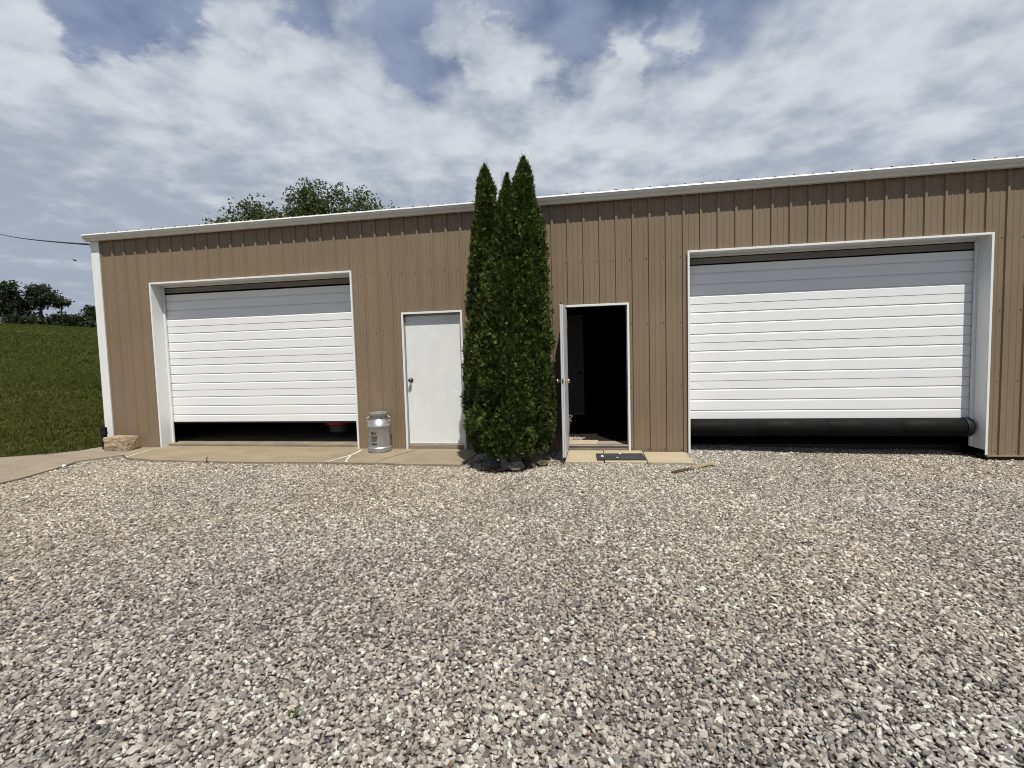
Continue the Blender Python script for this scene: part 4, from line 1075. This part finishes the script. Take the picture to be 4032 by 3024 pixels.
# ------------------------------------------------------------------ light: sun and sky
SUN = Vector((.11,-.235,.53)).normalized(); ELEV = math.asin(SUN.z); AZ = math.atan2(SUN.x, SUN.y)
sl = bpy.data.lights.new('sun','SUN'); sl.energy = 4.8; sl.angle = math.radians(.55); sl.color = (1,.955,.88)
so = bpy.data.objects.new('sun', sl); COL.objects.link(so); so.rotation_euler = (-SUN).to_track_quat('-Z','Y').to_euler(); so.location = (10,-20,40)
CLOUD_OFF = (3.1,1.7,0)
LOBES = [(-49.4, 28.4, 3.3, -0.45), (-44.2, 28.8, 3.0, -0.3), (-32.9, 31.2, 2.2, -0.3), (-40.6, 28.2, 2.4, -0.25), (-53.8, 24.8, 0.7, -0.3), (-21.0, 30.2, 2.9, -0.3), (-3.4, 33.9, 3.4, -0.35), (1.7, 32.2, 2.4, -0.2), (-23.2, 33.8, 2.5, -0.25), (18.9, 21.2, 2.3, -0.3), (24.6, 21.5, 2.1, -0.2), (32.8, 23.4, 0.9, -0.2), (-36.3, 31.0, 3.2, 0.55), (-31.8, 29.3, 2.7, 0.55), (-25.5, 31.4, 2.7, 0.45), (-15.2, 32.9, 2.6, 0.45), (-11.5, 30.8, 2.5, 0.35), (-42.4, 25.7, 3.6, 0.5), (-29.0, 27.0, 3.3, 0.45), (-5.2, 30.9, 2.9, 0.4), (2.2, 28.4, 3.4, 0.35), (4.1, 31.5, 1.7, 0.3), (10.0, 31.5, 2.2, 0.35), (-53.3, 24.3, 2.6, 0.45), (-48.1, 25.2, 1.9, 0.25)]
W = bpy.data.worlds.new('World'); S.world = W; W.use_nodes = True
k = N(W.node_tree)
sky = k.n('ShaderNodeTexSky', _sky_type='NISHITA', _sun_disc=False, _sun_elevation=ELEV, _sun_rotation=AZ, _air_density=1.0, _dust_density=.6, _ozone_density=1.5, _altitude=200.)
STR = .07
d = k.n('ShaderNodeTexCoord').outputs['Generated']
sp = k.n('ShaderNodeSeparateXYZ', Vector=d); dz = k.math('MAXIMUM', sp.outputs[2], .0)
den = k.math('ADD', dz, .17)
px = k.math('DIVIDE', sp.outputs[0], den); py = k.math('DIVIDE', sp.outputs[1], den)
# turn the cloud plane so that its rows run away from the viewer
pl = k.n('ShaderNodeCombineXYZ', X=px, Y=py, Z=0.)
pl = k.n('ShaderNodeMapping', Vector=pl.outputs[0], Rotation=(0,0,math.radians(-12)), Location=CLOUD_OFF).outputs[0]
st_ = k.n('ShaderNodeMapping', Vector=pl, Scale=(1.,.72,1)).outputs[0]
big = k.noise(st_, .8, 3, .5, .2)
mid_ = k.noise(pl, 4.6, 6, .5, .0)
fine = k.noise(k.n('ShaderNodeMapping', Vector=pl, Scale=(1.,.85,1), Location=(5,2,0)).outputs[0], 5.2, 6, .52, .1)
south = k.maprange(sp.outputs[1], .12, -.35, 0, -.50, True)  # clears the unseen clouds behind the viewer to lower fill light
sx_ = k.math('MULTIPLY', sp.outputs[0], .22)
horiz = k.maprange(dz, .36, .55, .80, -.16, True)
puff = k.math('ADD', k.math('MULTIPLY', k.math('SUBTRACT', mid_, .5), 1.9), k.math('MULTIPLY', k.math('SUBTRACT', big, .5), 1.0))
# single heaps and gaps in the cloud deck: azimuth (deg, from +Y towards +X), elevation (deg), radius (deg), weight
wn = k.n('ShaderNodeTexNoise', Vector=pl, Scale=8., Detail=5., Roughness=.6).outputs['Color']
wv = k.n('ShaderNodeVectorMath', _operation='MULTIPLY_ADD', i0=wn, i1=(.15,.15,.15), i2=(-.075,-.075,-.075)).outputs[0]
dv = k.n('ShaderNodeVectorMath', _operation='NORMALIZE', i0=k.n('ShaderNodeVectorMath', _operation='ADD', i0=d, i1=wv).outputs[0]).outputs[0]
lob = 0.
for az,el,rad,wt in LOBES:
    a_,e_ = math.radians(az), math.radians(el); c_ = (math.sin(a_)*math.cos(e_), math.cos(a_)*math.cos(e_), math.sin(e_))
    t_ = k.n('ShaderNodeVectorMath', _operation='DOT_PRODUCT', i0=dv, i1=c_).outputs['Value']
    lob = k.math('ADD', lob, k.maprange(t_, math.cos(math.radians(rad*1.35)), math.cos(math.radians(rad*.25)), 0, wt, True))
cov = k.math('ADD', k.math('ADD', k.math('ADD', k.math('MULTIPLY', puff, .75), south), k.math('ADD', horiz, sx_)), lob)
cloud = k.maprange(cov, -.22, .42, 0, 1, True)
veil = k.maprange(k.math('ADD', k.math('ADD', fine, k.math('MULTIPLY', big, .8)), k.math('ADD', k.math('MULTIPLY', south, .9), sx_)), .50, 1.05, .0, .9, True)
s_ = 1/STR
base = k.mix(veil, sky.outputs[0], tuple(c*s_ for c in (.29,.345,.49)))
tiny = k.noise(pl, 12., 5, .55, .1)
lit = k.math('ADD', k.math('ADD', k.math('MULTIPLY', mid_, .45), k.math('MULTIPLY', fine, .45)), k.math('MULTIPLY', tiny, .25))
lit = k.math('SUBTRACT', lit, .075)
lit = k.math('ADD', lit, k.maprange(k.math('ABSOLUTE', k.math('SUBTRACT', dz, .41)), 0, .20, .10, -.07, True))
lit = k.math('ADD', k.math('ADD', lit, k.math('MULTIPLY', sp.outputs[0], .03)), k.math('MULTIPLY', lob, .10))
shade = k.mix(k.maprange(lit,.38,.72,0,1,True), tuple(c*s_ for c in (.350,.395,.478)), tuple(c*s_ for c in (.64,.675,.715)))
col = k.mix(k.math('MULTIPLY', cloud, .94), base, shade)
bg = k.n('ShaderNodeBackground', Color=col, Strength=STR)
ow = k.n('ShaderNodeOutputWorld'); k.t.links.new(bg.outputs[0], ow.inputs[0])
vs_ = S.view_settings; S.display_settings.display_device = 'sRGB'; vs_.view_transform = 'Standard'; vs_.look = 'None'; vs_.gamma = 1; vs_.use_curve_mapping = False
vs_.exposure = .1
S.cycles.max_bounces = 8; S.cycles.diffuse_bounces = 2; S.cycles.use_denoising = True; S.cycles.pixel_filter_type = 'BLACKMAN_HARRIS'; S.cycles.filter_width = 1.0
